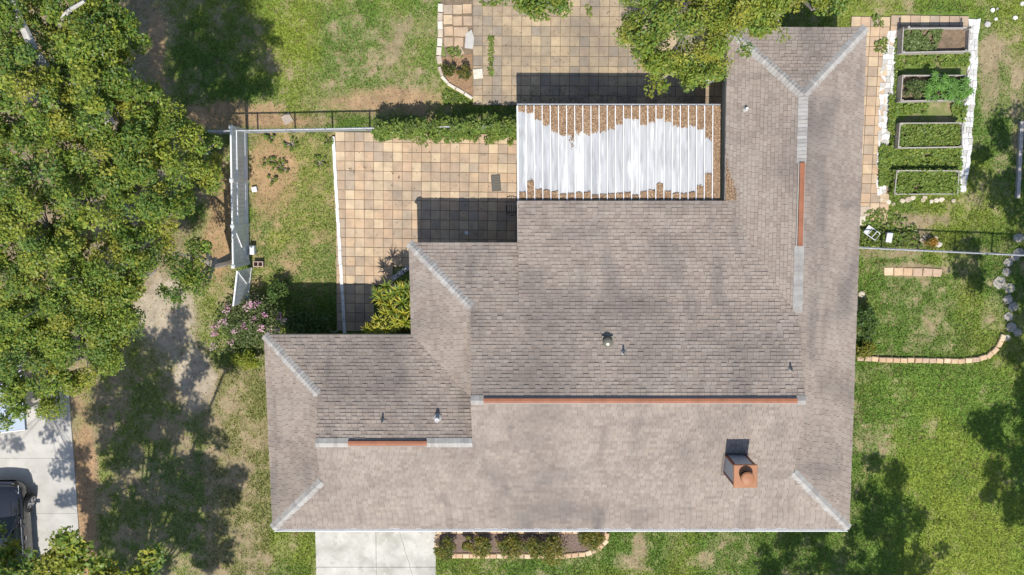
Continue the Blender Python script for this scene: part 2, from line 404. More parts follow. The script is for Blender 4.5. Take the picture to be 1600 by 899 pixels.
# the tabs nearest the lens are single pieces, the rest one field
cand = sorted([i for i, t in enumerate(tabs) if t[2]], key=lambda i: -tabs[i][0])[:300]; single = set(cand)
mbs = MB(); tabm = {}
for th in (.4, .65, 1, 1.3):
    mb = MB(); q = THK*th; L_ = EXPO+.012
    x = TABW/2-.004
    mb.add([(-x,0,0),(x,0,0),(x,L_,0),(-x,L_,0),(-x,0,q),(x,0,q),(x,L_,.004),(-x,L_,.004)], [(0,1,5,4),(1,2,6,5),(2,3,7,6),(3,0,4,7),(4,5,6,7),(3,2,1,0)])
    me = bpy.data.meshes.new('shingle'); me.from_pydata(mb.v, [], mb.f); me.materials.append(m_sh1); tabm[round(q, 5)] = me
for i, (zm, V, full, nm, loc, nrm, u, a, th) in enumerate(tabs):
    if i in single:
        ex = Vector((a[0], a[1], 0)); ey = nrm.cross(ex)
        ob = inst('shingle', tabm[round(th, 5)], (XH(loc.x, loc.y), loc.y, loc.z), roof)
        ob.rotation_euler = Matrix((ex, ey, nrm)).transposed().to_euler()
    else:
        c = random.choice(SHING)
        mbs.add(V, [(0,1,5,4),(1,2,6,5),(3,0,4,7),(4,5,6,7)], c)
o = mbs.build('shingle_field', m_shf, roof, shear=True); o['kind'] = 'stuff'
# ---- hip and ridge caps
cm = MB(); 
for sx in (0,):
    hw, L_ = .17, .15
    cm.add([(-hw,0,-.055),(0,0,.03),(hw,0,-.055),(-hw,L_,-.07),(0,L_,.006),(hw,L_,-.07),(-hw,0,-.075),(0,0,.005),(hw,0,-.075)],
           [(0,1,4,3),(1,2,5,4),(6,7,1,0),(7,8,2,1)])
capm = bpy.data.meshes.new('ridge_cap'); capm.from_pydata(cm.v, [], cm.f); capm.materials.append(m_cap)
capf = capm.copy()
def caps(p, q):
    p, q = Vector(p), Vector(q); d = (q-p); L_ = d.length; d.normalize(); n = int(L_/.127)
    ex = d.cross(Vector((0,0,1))).normalized(); up = ex.cross(d).normalized()
    for k in range(n):
        c = p+d*(k*L_/n)+up*.035
        ob = inst('ridge_cap', capm, (XH(c.x, c.y)+random.uniform(-.006, .006), c.y, c.z), roof)
        ob.rotation_euler = Matrix((ex, d, up)).transposed().to_euler()
zg = zE(XG, 0)
VEN_M = (-.98, 9.75); VEN_L = (-5.78, -3.02); VEN_W = (-1.45, 1.42)
caps((XE,YW,EZ), (XG,YW-dE,zg)); caps((XWW,YW,EZ), (XG,YW-dE,zg)); caps((XE,YS,EZ), (XG,YS+dE,zg))
caps((XW,YS,EZ), (XGL,YS+dL,zWL(XGL,0))); caps((XW,YL,EZ), (XGL,YL-dL,zWL(XGL,0))); caps((XM,YN,EZ), (XGW,YN-dM,zWM(XGW,0)))
caps((XG,YW-dE-.05,zg), (XG,VEN_W[1],zg)); caps((XG,YN-dE,zg), (XG,VEN_W[0],zg))
caps((XGW,YR,zS(0,YR)), (VEN_M[0],YR,zS(0,YR))); caps((XG,YR,zS(0,YR)), (VEN_M[1],YR,zS(0,YR)))
caps((XGL,YRL,zS(0,YRL)), (VEN_L[0],YRL,zS(0,YRL))); caps((XGW,YRL,zS(0,YRL)), (VEN_L[1],YRL,zS(0,YRL)))
# ---- ridge vents
def ridge_vent(p, q, lab):
    p, q = Vector(p), Vector(q); d = (q-p).normalized(); a = d.cross(Vector((0,0,1)))
    mb = MB(); pr = [(-.085,-.03),(-.085,.085),(0,.10),(.085,.085),(.085,-.03)]
    L_ = [p+a*x+Vector((0,0,z)) for x, z in pr]+[q+a*x+Vector((0,0,z)) for x, z in pr]
    mb.add(L_, [(0,1,2,3,4),(9,8,7,6,5)]+[(i+5, i+6, i+1, i) for i in range(4)]+[(0,4,9,5)])
    tag(mb.build('ridge_vent', m_copper, house, shear=True), lab)
    fl = MB()
    for s in (-1, 1): fl.bar(p+a*s*.105+Vector((0,0,.004-.012)), q+a*s*.105+Vector((0,0,.004-.012)), .035, .05)
    fl.build('vent_flashing', m_cap, house, shear=True)
ridge_vent((VEN_M[0],YR,zS(0,YR)), (VEN_M[1],YR,zS(0,YR)), 'long brown ridge vent on the main ridge')
ridge_vent((VEN_L[0],YRL,zS(0,YRL)), (VEN_L[1],YRL,zS(0,YRL)), 'short brown ridge vent over the garage end')
ridge_vent((XG,VEN_W[0],zg), (XG,VEN_W[1],zg), 'brown ridge vent running north to south on the wing')
# ---- gutter, fascia, walls
mb = MB()
prof = [(0,0),(0,-.11),(-.09,-.11),(-.125,-.04),(-.125,.0),(-.105,.0),(-.105,-.04),(-.08,-.095),(-.015,-.095),(-.015,0)]
xs = (XW+.02, XE-.02)
n = len(prof)
L_ = [(x, YS-.012+py_, EZ-.01+pz) for x in xs for py_, pz in prof]
mb.add(L_, [tuple(range(n)), tuple(range(2*n-1, n-1, -1))]+[(i, n+i, n+(i+1) % n, (i+1) % n) for i in range(n)])
tag(mb.build('gutter', m_white, house, shear=True), 'white gutter along the front eave')
mb = MB(); mb.bar((XW,YS-.004,EZ-.17),(XE,YS-.004,EZ-.17),.02,.1)
for p, q in (((XA,YA+.012),(XWW,YA+.012)),((XM,YN+.012),(XA,YN+.012)),((XW,YL+.012),(XM,YL+.012)),((XWW,YW+.012),(XE,YW+.012)),((XE+.012,YS),(XE+.012,YW)),((XW-.012,YS),(XW-.012,YL)),((XM-.012,YL+.03),(XM-.012,YN)),((XWW-.012,YA+.03),(XWW-.012,YW)),((XA-.012,YN+.03),(XA-.012,YA))):
    mb.bar((*p,EZ-.08),(*q,EZ-.08),.022,.15)
mb.build('fascia', M('fascia_paint', (.40,.37,.34), .7), house, shear=True)
ov = .5
foot = [(XW+ov,YS+ov),(XE-ov,YS+ov),(XE-ov,YW-ov),(XWW+ov,YW-ov),(XWW+ov,YA-ov),(XA+ov,YA-ov),(XA+ov,YN-ov),(XM+ov,YN-ov),(XM+ov,YL-ov),(XW+ov,YL-ov)]
mb = MB(); mb.prism(foot, -.1, EZ-.02); mb.build('wall', m_wall, house, shear=True)
def window(x, y, w_, h_, zc, face):
    dx, dy = face; tx, ty = -dy, dx
    fr = MB(); fr.box((x+dx*.02, y+dy*.02, zc), (abs(tx)*w_+abs(dx)*.06, abs(ty)*w_+abs(dy)*.06, h_)); f_ = fr.build('window', m_white, house, shear=True)
    pn = MB()
    for s in (-1, 1): pn.box((x+dx*.055+tx*s*w_*.235, y+dy*.055+ty*s*w_*.235, zc), (abs(tx)*w_*.42+abs(dx)*.012, abs(ty)*w_*.42+abs(dy)*.012, h_*.86))
    pn.build('pane', m_glass, f_, shear=True)
for x in (2.2, 5.3, 9.5): window(x, YS+ov, 1.6, 1.2, 1.5, (0,-1))
for y in (-9, -5, -.5, 3.5): window(XE-ov, y, 1.4, 1.1, 1.5, (1,0))
window(-1.2, YN-ov, 1.5, 1.1, 1.5, (0,1)); window(3.8, YA-ov, 2.2, 1.9, 1.05, (0,1)); window(-6.5, YL-ov, 1.4, 1.0, 1.5, (0,1)); window(10.05, YW-ov, 1.6, 1.1, 1.5, (0,1))
mb = MB(); mb.box((-5.6, YS+ov-.03, 1.08), (4.6, .05, 2.16)); gd = mb.build('garage_door', m_white, house, shear=True)
for k in range(4):
    mb = MB(); mb.box((-5.6, YS+ov-.068, .29+k*.53), (4.5, .02, .49)); mb.build('panel', m_white, gd, shear=True)
mb = MB(); mb.box((.4, YS+ov-.03, 1.03), (.95, .06, 2.06)); dr = mb.build('door', M('door_paint', (.18,.06,.04), .5), house, shear=True)
mb = MB(); mb.lathe((.78, YS+ov-.1, 1.0), [(.03,-.03),(.04,0),(.03,.03)], 8); mb.build('handle', m_galv, dr, shear=True)
# ---- chimney
cx, cy, ct, hw = 7.90, -9.20, 4.80, .36
ch = MB(); ch.prism([(cx-hw,cy-hw),(cx+hw,cy-hw),(cx+hw,cy+hw),(cx-hw,cy+hw)], 3.1, ct); chim = ch.build('chimney', m_steel, house, shear=True)
tag(chim, 'square metal chimney chase with copper trim and round cap')
mb = MB()
for sx in (-1, 1):
    for sy in (-1, 1): mb.box((cx+sx*(hw-.02), cy+sy*(hw-.02), (3.1+ct)/2), (.07,.07,ct-3.1+.01))
m_trim = M('chimney_trim', (.20,.07,.04), .5, .2, 6)
mb.build('corner_trim', m_trim, chim, shear=True)
mb = MB(); mb.box((cx, cy, ct+.035), (2*hw+.09, 2*hw+.09, .06), ch=.02); mb.build('chimney_top', m_copper2, chim, shear=True)
mb = MB(); mb.lathe((cx, cy, ct+.06), [(.19,0),(.19,.2),(.17,.205)], 20); mb.build('flue', m_dark, chim, shear=True)
mb = MB(); mb.lathe((cx, cy, ct+.24), [(.22,0),(.235,.03),(.235,.07),(.19,.10),(.06,.115),(.02,.118)], 24); mb.build('flue_cap', m_copper2, chim, shear=True, smooth=False)
mb = MB(); mb.prism([(cx-hw-.1,cy-hw-.12),(cx+hw+.1,cy-hw-.12),(cx+hw+.1,cy+hw+.1),(cx-hw-.1,cy+hw+.1)], lambda x,y: zS(x,y)-.01, lambda x,y: zS(x,y)+.03)
mb.build('base_flashing', m_shf if False else m_deck, chim, shear=True)
# ---- vents and pipes on the roof
def roof_at(px, py, zf):
    z = 3.2
    for _ in range(12):
        p = P(px, py, z); z = zf(p.x, p.y)
    return Vector((p.x, p.y, z))
b = roof_at(949, 534, zN); 
mb = MB(); mb.box((b.x, b.y, b.z+.0), (.40,.40,.07)); mb.lathe((b.x, b.y, b.z), [(.11,-.05),(.11,.10),(.18,.11),(.175,.17),(.14,.235),(.08,.27),(.02,.28)], 20)
dv = mb.build('dome_vent', m_dome, house, smooth=False); tag(dv, 'olive metal dome vent on the rear slope')
for (px, py, zf, r, h, mt, lab) in [(974,551,zN,.036,.30,m_pipe,'thin grey pipe right of the dome vent'),(1235,577,zN,.036,.28,m_pipe,'thin pipe near the east end of the rear slope'),
        (598,657,zL,.036,.30,m_pipe,'thin dark pipe on the garage slope'),(684,653,zL,.065,.34,m_white,'white pipe on the garage slope'),(1165,171,zWW,.05,.2,m_white,'short white pipe on the wing')]:
    b = roof_at(px, py, zf); mb = MB(); mb.lathe(b, [(r,-.05),(r,h),(r*.75,h),(r*.75,h-.05)], 12)
    vp = mb.build('vent_pipe', mt, house); tag(vp, lab)
    mb = MB(); mb.lathe(b, [(r*2.6,-.06),(r*2.4,.03),(r*1.15,.10)], 12); mb.build('pipe_flashing', m_cap, vp)

# ------------------------------------------------------------------ patio cover of ribbed pans
pc = empty('patio_cover', (3.9, 1.8, 0), 'white ribbed metal patio cover with brown leaf litter, attached behind the house', 'patio cover')
PX0, PX1, PY0, PY1 = .30, 7.50, .12, 3.46
zP = lambda y: 2.42-(y-PY0)*.035
NP = 25; PW = (PX1-PX0)/NP
m_pan = M('pan_metal', (.55,.57,.60), .85, .22, 3.2, rnd=[(.47,.48,.49),(.54,.545,.55),(.43,.44,.455),(.60,.60,.60),(.50,.505,.515)],
          stain=[((.27,.275,.28), 6.0, .47, .70, .6), ((.74,.74,.74), 3.4, .57, .68, .9), ((.27,.25,.22), 9.0, .56, .72, .4)], spec=.35, stretch=(1.6, .16, 1))
m_rib = M('rib_metal', (.80,.80,.79), .4, .08, 3)
pr = [(0,.05),(.018,.05),(.018,0),(.06,-.012),(PW-.04,-.012),(PW-.002,.0)]
for k in range(NP):
    x0 = PX0+k*PW; mb = MB(); jj = random.uniform(-.01,.01)
    a = [(x0+u_, PY0, zP(PY0)+z) for u_, z in pr]; c = [(x0+u_, PY1+jj, zP(PY1)+z) for u_, z in pr]
    n = len(pr)
    mb.add(a+c+[(p[0],p[1],p[2]-.008) for p in a+c], [(i,i+1,n+i+1,n+i) for i in range(n-1)]+[(3*n+i,3*n+i+1,2*n+i+1,2*n+i) for i in range(n-1)])
    pn = mb.build('panel', m_pan, pc, shear=True)
    mb = MB(); mb.bar((x0+.006, PY0, zP(PY0)+.062), (x0+.006, PY1+.02, zP(PY1)+.062), .028, .03); mb.build('rib', m_rib, pn, shear=True)
mb = MB(); mb.bar((PX0-.02,PY1+.06,zP(PY1)-.01),(PX1,PY1+.05,zP(PY1)-.02),.045,.11); tag(mb.build('gutter', m_galv, pc, shear=True), 'narrow grey front gutter')
mb = MB(); mb.bar((PX0,PY1-.35,zP(PY1)-.12),(PX1,PY1-.35,zP(PY1)-.12),.08,.18); mb.build('beam', m_white, pc, shear=True)
mb = MB(); mb.bar((PX0-.02,PY0,zP(PY0)+.01),(PX0-.02,PY1,zP(PY1)+.01),.03,.11); mb.build('side_trim', m_white, pc, shear=True)
for x in (.45, 2.8, 5.1, 7.3):
    mb = MB(); mb.box((x, PY1-.35, 1.06), (.09,.09,2.13)); mb.build('post', m_white, pc, shear=True)

# ------------------------------------------------------------------ paving
def chamfer_mesh(name, sx, sy, h, ch, mat):
    mb = MB(); mb.box((0,0,h/2), (sx,sy,h), ch=ch); me = bpy.data.meshes.new(name); me.from_pydata(mb.v, [], mb.f); me.materials.append(mat); return me
PS = .369
def paving(name, label, corner, ang, nx, ny, mat, skip, ztop=.035):
    """square pavers laid in rows from a corner point"""
    ca, sa = math.cos(ang), math.sin(ang)
    me = chamfer_mesh('paver', PS-.016, PS-.016, .05, .007, mat)
    cells = []
    for j in range(ny):
        for i in range(nx):
            u_, v_ = (i+.5)*PS, -(j+.5)*PS
            x, y = corner.x+ca*u_-sa*v_, corner.y+sa*u_+ca*v_
            px, py = Qn(x, y, ztop)
            if skip(px, py, x, y): continue
            cells.append((x, y))
    st = MB()
    for x, y in cells: st.add([(x+ca*a_-sa*b_, y+sa*a_+ca*b_, .012) for a_, b_ in ((-PS/2,-PS/2),(PS/2,-PS/2),(PS/2,PS/2),(-PS/2,PS/2))], [(0,1,2,3)])
    o = st.build(name, m_joint); tag(o, label, 'patio', kind='structure')
    for x, y in cells:
        ob = inst('paver', me, (x+random.uniform(-.003,.003), y+random.uniform(-.003,.003), ztop-.05+random.uniform(-.004,.004)), o)
        ob.rotation_euler = (random.uniform(-.006,.006), random.uniform(-.006,.006), ang+random.uniform(-.008,.008)+random.choice((0,1,2,3))*math.pi/2)
    return o
in_house = lambda x, y: any(x0 < x < x1 and y0 < y < y1 for x0, x1, y0, y1 in ((XW+.3,XE-.3,YS+.3,YL-.3),(XM+.3,XE-.3,YS+.3,YN-.3),(XA+.3,XE-.3,YS,YA-.3),(XWW+.3,XE-.3,YS,YW-.3)))
c0 = P(524, 206, 0)
paving('patio', 'tan square paver patio beside the white edging strip', c0, math.radians(-.9), 24, 25, m_pav,
       lambda px, py, x, y: in_house(x, y) or x > .6 or (py > 450 and px > 582) or (py > 418 and px > 618) or py > 523 or px < 520)
paving('rear_patio', 'weathered grey and tan paver patio behind the patio cover', P(739, -22, 0), math.radians(-.3), 30, 17, m_pav2,
       lambda px, py, x, y: in_house(x, y) or (py > 163 and x < .25) or x > 8.5)
paving('side_path', 'pinkish tan paver path along the east wall', P(1330, 26, 0), math.radians(-.6), 5, 22, m_pav,
       lambda px, py, x, y: in_house(x, y) or px > 1392-(py-30)*.028 or py > 345)
paving('rear_path', 'paver path crossing behind the raised beds', P(1392, 24, 0), math.radians(-.6), 9, 3, m_pav,
       lambda px, py, x, y: px > 1512)
# loose stepping pavers west of the rear patio
sp = MB(); sp.prism([tuple(P(*q)[:2]) for q in ((688,-14),(740,-14),(740,112),(700,100),(690,60))], -.02, .012)
lp = sp.build('loose_paver_bed', m_joint); tag(lp, 'uneven pavers and dirt at the west edge of rear patio', 'paving', kind='structure')
me = chamfer_mesh('paver', PS-.03, PS-.03, .05, .01, m_pav)
for (px, py, r) in [(700,15,.02),(715,15,0),(730,14,0),(700,31,0),(715,33,.03),(731,33,0),(701,49,.05),(716,50,0),(701,66,0),(717,66,-.05),(725,50,.2),(717,81,.5)]:
    q = P(px, py); inst('paver', me, (q.x, q.y, -.006), lp, rot=(random.uniform(-.02,.02), random.uniform(-.02,.02), r))
q = P(733, 62); sm = MB(); sm.prism([(q.x-.17,q.y-.32),(q.x+.15,q.y-.36),(q.x+.19,q.y+.05),(q.x+.1,q.y+.36),(q.x-.12,q.y+.2)], 0, .055)
sm.build('slab', m_wstone, lp)
# white kerb of the west patio
kb = MB(); a, b_ = P(521, 214), P(539, 521)
for k in range(14):
    p, q = a.lerp(b_, k/14), a.lerp(b_, (k+.985)/14); kb.bar((p.x+random.uniform(-.01,.01),p.y,.03),(q.x+random.uniform(-.01,.01),q.y,.03),.12,.12)
tag(kb.build('white_kerb', M('limed_kerb', (.74,.73,.70), .8, .15, 6, stain=[((.40,.36,.28), 2.5, .55, .75, .6)])), 'thin white painted kerb along the west patio edge', 'kerb', kind='structure')
# driveway slabs
def slabs(name, label, quads, mat):
    root = empty(name, P(*quads[0][0]), label, 'driveway', kind='structure')
    for q in quads:
        mb = MB(); pts = [P(*p) for p in q]; c = sum(pts, Vector())/4
        pts = [p+(c-p).normalized()*.012 for p in pts]
        mb.prism([(p.x, p.y) for p in pts], -.1, .03); mb.build('slab', mat, root)
slabs('driveway', 'pale concrete driveway slabs below the garage eave', [[(491,770),(587,770),(588,886),(494,886)],[(587,770),(682,770),(681,886),(588,886)],[(494,886),(588,886),(589,990),(495,990)],[(588,886),(681,886),(681,990),(589,990)]], m_conc)
slabs('neighbour_driveway', 'bright concrete driveway under the parked black car', [[(-120,590),(106,590),(116,716),(-120,716)],[(-120,716),(116,716),(122,802),(-120,802)],[(-120,802),(122,802),(131,930),(-120,930)]], m_conc2)
dw = bpy.data.objects['driveway']; crk = MB()
pp = [P(622,822),P(627,840),P(631,852),P(634,866),P(640,880),P(641,888),P(646,902)]
for a_, b__ in zip(pp[:-1], pp[1:]): crk.bar((a_.x,a_.y,.031),(b__.x,b__.y,.031),.012,.006)
crk.build('crack', M('crack_dirt', (.14,.12,.09), .95), dw)
drv_poly = [(-200,585),(106,585),(131,935),(-200,935)]

# ------------------------------------------------------------------ foliage helpers
def leaf_cloud(cen, rad, cnt, size, pal, flat=.6, rng=RNG, up=.55, aspect=.55):
    """cen (n,3) rad (n,) cnt (n,): quads spread in ellipsoids"""
    idx = np.repeat(np.arange(len(cen)), cnt); n = len(idx)
    d = rng.normal(size=(n,3)); d /= np.linalg.norm(d, axis=1)[:, None]
    r = rng.random(n)**.45
    pos = cen[idx]+d*(r*rad[idx])[:, None]*np.array([1, 1, flat])
    nr = rng.normal(size=(n,3)); nr /= np.linalg.norm(nr, axis=1)[:, None]; nr[:,2] = np.abs(nr[:,2])+up; nr += d*.4
    nr /= np.linalg.norm(nr, axis=1)[:, None]
    t = np.cross(nr, rng.normal(size=(n,3))); t /= np.linalg.norm(t, axis=1)[:, None]; s = np.cross(nr, t)
    L = (size*rng.uniform(.45, 1.5, n)*rng.uniform(.75, 1.25, len(cen))[idx])[:, None]; W = L*aspect
    V = np.stack([pos-t*L*.5, pos+s*W*.5-t*L*.05, pos+t*L*.5, pos-s*W*.5-t*L*.05], 1).reshape(-1, 3)
    Fc = np.arange(4*n).reshape(-1, 4)
    pal = np.array(pal); base = pal[rng.integers(0, len(pal), len(cen))][idx]*.5+pal[rng.integers(0, len(pal), n)]*.5
    C = base*rng.uniform(.75, 1.25, (n,1))
    return V, Fc, C
PAL_OAK = [(.22,.30,.036),(.15,.235,.032),(.31,.345,.042),(.09,.165,.026),(.18,.27,.042),(.38,.345,.05),(.11,.205,.05)]
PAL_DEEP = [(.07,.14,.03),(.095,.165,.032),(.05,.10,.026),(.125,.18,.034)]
PAL_VINE = [(.17,.26,.045),(.215,.295,.05),(.12,.205,.038),(.26,.31,.055)]
PAL_YEL = [(.40,.38,.035),(.28,.33,.035),(.46,.40,.04),(.17,.25,.03)]
PAL_LITTER = [(.32,.20,.115),(.24,.145,.08),(.40,.27,.16),(.18,.11,.07),(.46,.34,.22)]
def tree(name, label, circles, base, dens=330, size=.088, pal=PAL_OAK, group=None, bark=m_bark, seed=1, flat=.6, bare=(), sub=19.0):
    rng = np.random.default_rng(seed)
    root = empty(name, (base[0], base[1], 0), label, 'tree', group)
    cs, rs, wood = [], [], MB()
    zt = np.mean([c[3] for c in circles])
    B = Vector((base[0], base[1], -.05)); fork = Vector((base[0]+rng.normal()*.2, base[1]+rng.normal()*.2, zt*.42))
    r0 = .10+.028*zt
    wood.tube([B, B.lerp(fork, .15)+Vector((0,0,0)), B.lerp(fork, .6)+Vector((rng.normal()*.06, rng.normal()*.06, 0)), fork, fork+Vector((rng.normal()*.3, rng.normal()*.3, zt*.2)), fork+Vector((rng.normal()*.6, rng.normal()*.6, zt*.42))], [r0*1.45, r0, r0*.85, r0*.7, r0*.35, .02], 9)
    for (px, py, rp, z) in circles:
        c = P(px, py, z); R = rp*(HC-z)/F
        mid = fork.lerp(c, .5)+Vector((rng.normal()*.25, rng.normal()*.25, rng.uniform(-.1, .5)))
        hub = Vector((c.x, c.y, z-.55))
        wood.tube([fork, mid, hub], [r0*.55, r0*.34, .045], 6)
        n = max(3, int(R*R*sub))
        for k in range(n):
            a = rng.random()*2*math.pi; d = math.sqrt(rng.random())*R
            s_ = rng.uniform(.20, .44)
            q = Vector((c.x+math.cos(a)*max(d-s_*.4, 0), c.y+math.sin(a)*max(d-s_*.4, 0), z+.35-.55*(d/R)**2*R*.8+rng.normal()*.38))
            cs.append(tuple(q)); rs.append(s_)
            m2 = hub.lerp(q, .55)+Vector((0,0,-.1))
            wood.tube([hub, m2, q], [.03, .02, .007], 4, cap=False)
    for pts, r in bare:
        pp = [P(*p) for p in pts]; wood.tube([fork]+pp, [r0*.5]+[r*(1-.6*i/len(pp)) for i in range(len(pp))], 7)
    wood.build('trunk', bark, root)
    cs, rs = np.array(cs), np.array(rs)
    cnt = np.maximum(20, (dens*(rs/.40)**2*rng.uniform(.35, 1.4, len(rs)))).astype(int)
    V, Fc, C = leaf_cloud(cs, rs, cnt, size, pal, flat, rng)
    quick_mesh('crown', V, Fc, C, m_leaf, root)
    return root
def shrub(name, label, px, py, w_, d_, h, n=1400, size=.09, pal=PAL_DEEP, cat='shrub', group=None, seed=1, z0=0., flowers=None, extra=None, xy=None):
    rng = np.random.default_rng(seed); p = P(px, py, z0) if xy is None else Vector((xy[0], xy[1], z0))
    root = empty(name, p, label, cat, group)
    k = max(5, int(10*w_*d_/(.35)))
    cen = []
    for i in range(k):
        a = rng.random()*2*math.pi; d = math.sqrt(rng.random())*.8
        cen.append((p.x+math.cos(a)*d*w_/2, p.y+math.sin(a)*d*d_/2, z0+h*(.45+.38*(1-d*d)*rng.uniform(.6,1.1))))
    if extra: cen += [tuple(e) for e in extra]
    cen = np.array(cen); rad = rng.uniform(.7, 1.15, len(cen))*min(w_, d_, h*1.6)*.26
    V, Fc, C = leaf_cloud(cen, rad, np.full(len(cen), max(8, n//len(cen))), size, pal, .8, rng, aspect=.5)
    quick_mesh('foliage', V, Fc, C, m_leaf, root)
    st = MB()
    for c in cen[:12]: st.tube([(p.x+rng.normal()*.03, p.y+rng.normal()*.03, z0-.03), tuple(Vector(c).lerp(p, .4)), tuple(c)], [.02, .014, .006], 5, cap=False)
    st.build('stem', m_bark, root)
    if flowers:
        fc, fr, fn, fp = flowers
        V, Fc, C = leaf_cloud(np.array(fc), np.full(len(fc), fr), np.full(len(fc), fn), .06, fp, .7, rng, aspect=.85)
        quick_mesh('blossom', V, Fc, C, m_leaf, root)
    return root
def rosette(mb, c, n, L, wd, pal, rng, tilt=(.15, 1.15)):
    for k in range(n):
        a = rng.random()*2*math.pi; e = rng.uniform(*tilt); l = L*rng.uniform(.7, 1.15)
        h = Vector((math.cos(a), math.sin(a), 0)); s = Vector((-math.sin(a), math.cos(a), 0))*wd/2
        p0 = Vector(c); p1 = p0+h*l*.55*math.cos(e)+Vector((0,0,l*.55*math.sin(e))); p2 = p1+h*l*.45*math.cos(e-.6)+Vector((0,0,l*.45*math.sin(e-.6)))
        col = tuple(np.array(pal[rng.integers(len(pal))])*rng.uniform(.8, 1.2))
        mb.face([p0-s*.5, p0+s*.5, p1+s, p1-s], col); mb.face([p1-s, p1+s, p2], col)

# ------------------------------------------------------------------ trees
gL = 'broad trees crowding the left edge'
tree('broadleaf_tree', 'big tree with pale bare limbs in the top left corner', [(25,35,75,9.2),(110,30,70,9.0),(180,25,45,8.4),(205,62,32,8.0),(55,125,80,9.4),(140,105,70,9.2),(200,120,42,8.2),(15,190,60,8.8),(95,190,60,8.6),(120,70,60,8.9)], P(150,170,1)[:2],
     seed=11, group=gL, bark=m_bark2, bare=[([(68,100,9.3),(48,66,9.6),(30,28,9.8),(18,-10,10)],.14),([(68,100,9.3),(42,128,9.6)],.10),([(96,28,9.5),(112,14,9.7),(132,2,9.8)],.07),([(150,45,9),(138,28,9.2),(118,36,9.2)],.05)])
tree('broadleaf_tree', 'tree reaching to the white vinyl fence, left of it', [(165,215,80,8.2),(235,180,48,7.6),(262,245,58,7.4),(312,232,40,6.8),(325,275,28,6.4),(215,290,62,7.8),(150,150,40,8.0),(205,235,55,7.8),(115,255,50,8.2)], P(265,270,1)[:2], seed=12, group=gL)
tree('broadleaf_tree', 'tree at the left edge halfway up the picture', [(40,265,80,8.6),(60,360,80,8.6),(125,320,62,8.4),(10,420,55,8.2),(0,330,60,8.4),(110,385,50,8.2)], P(180,340,1)[:2], seed=13, group=gL)
tree('broadleaf_tree', 'tree overhanging the pale sandy patch', [(200,365,58,7.6),(262,325,45,7.0),(145,430,68,7.8),(205,435,38,7.2),(70,470,72,8.0),(190,500,34,7.0),(240,385,34,7.0),(130,490,50,7.6),(20,500,50,7.8)], P(210,420,1)[:2], seed=14, group=gL)
tree('broadleaf_tree', 'small leafy tree by the sandy patch and fence gate', [(290,420,36,4.6),(312,388,26,4.4),(280,455,24,4.2),(318,440,20,4.0)], P(296,415,4.5)[:2], seed=15, group=gL, dens=200, pal=PAL_OAK[1:5]+PAL_DEEP[:1])
tree('broadleaf_tree', 'tree shading the neighbour driveway and pale roof corner', [(40,565,70,7.6),(115,545,62,7.4),(170,545,38,6.8),(20,630,36,7.0),(75,620,36,6.6),(120,595,30,6.4),(165,505,45,7.0),(70,510,60,7.4),(0,600,45,7.2)], P(120,540,1)[:2], seed=16, group=gL)
tree('broadleaf_tree', 'bright leafy tree leaning over the north end of the wing roof', [(1010,30,50,6.6),(1080,40,62,6.8),(1150,30,58,6.9),(1225,20,48,6.9),(1280,8,34,6.6),(1040,95,38,6.0),(1025,130,22,5.6),(1080,115,26,5.8),(1110,90,34,6.0),(1000,75,24,5.9),(1190,40,26,6.4),(1150,-30,70,6.8),(1122,108,20,5.6)], P(1130,-20,0)[:2], seed=17, dens=330, pal=PAL_OAK[:3]+PAL_OAK[4:]+[(.22,.23,.03)])
tree('broadleaf_tree', 'leafy tree just showing above the rear patio, top centre', [(845,-5,34,5.0),(872,5,18,4.6),(818,0,16,4.6),(850,-40,45,5.2)], P(850,-35,3)[:2], seed=18, dens=300)
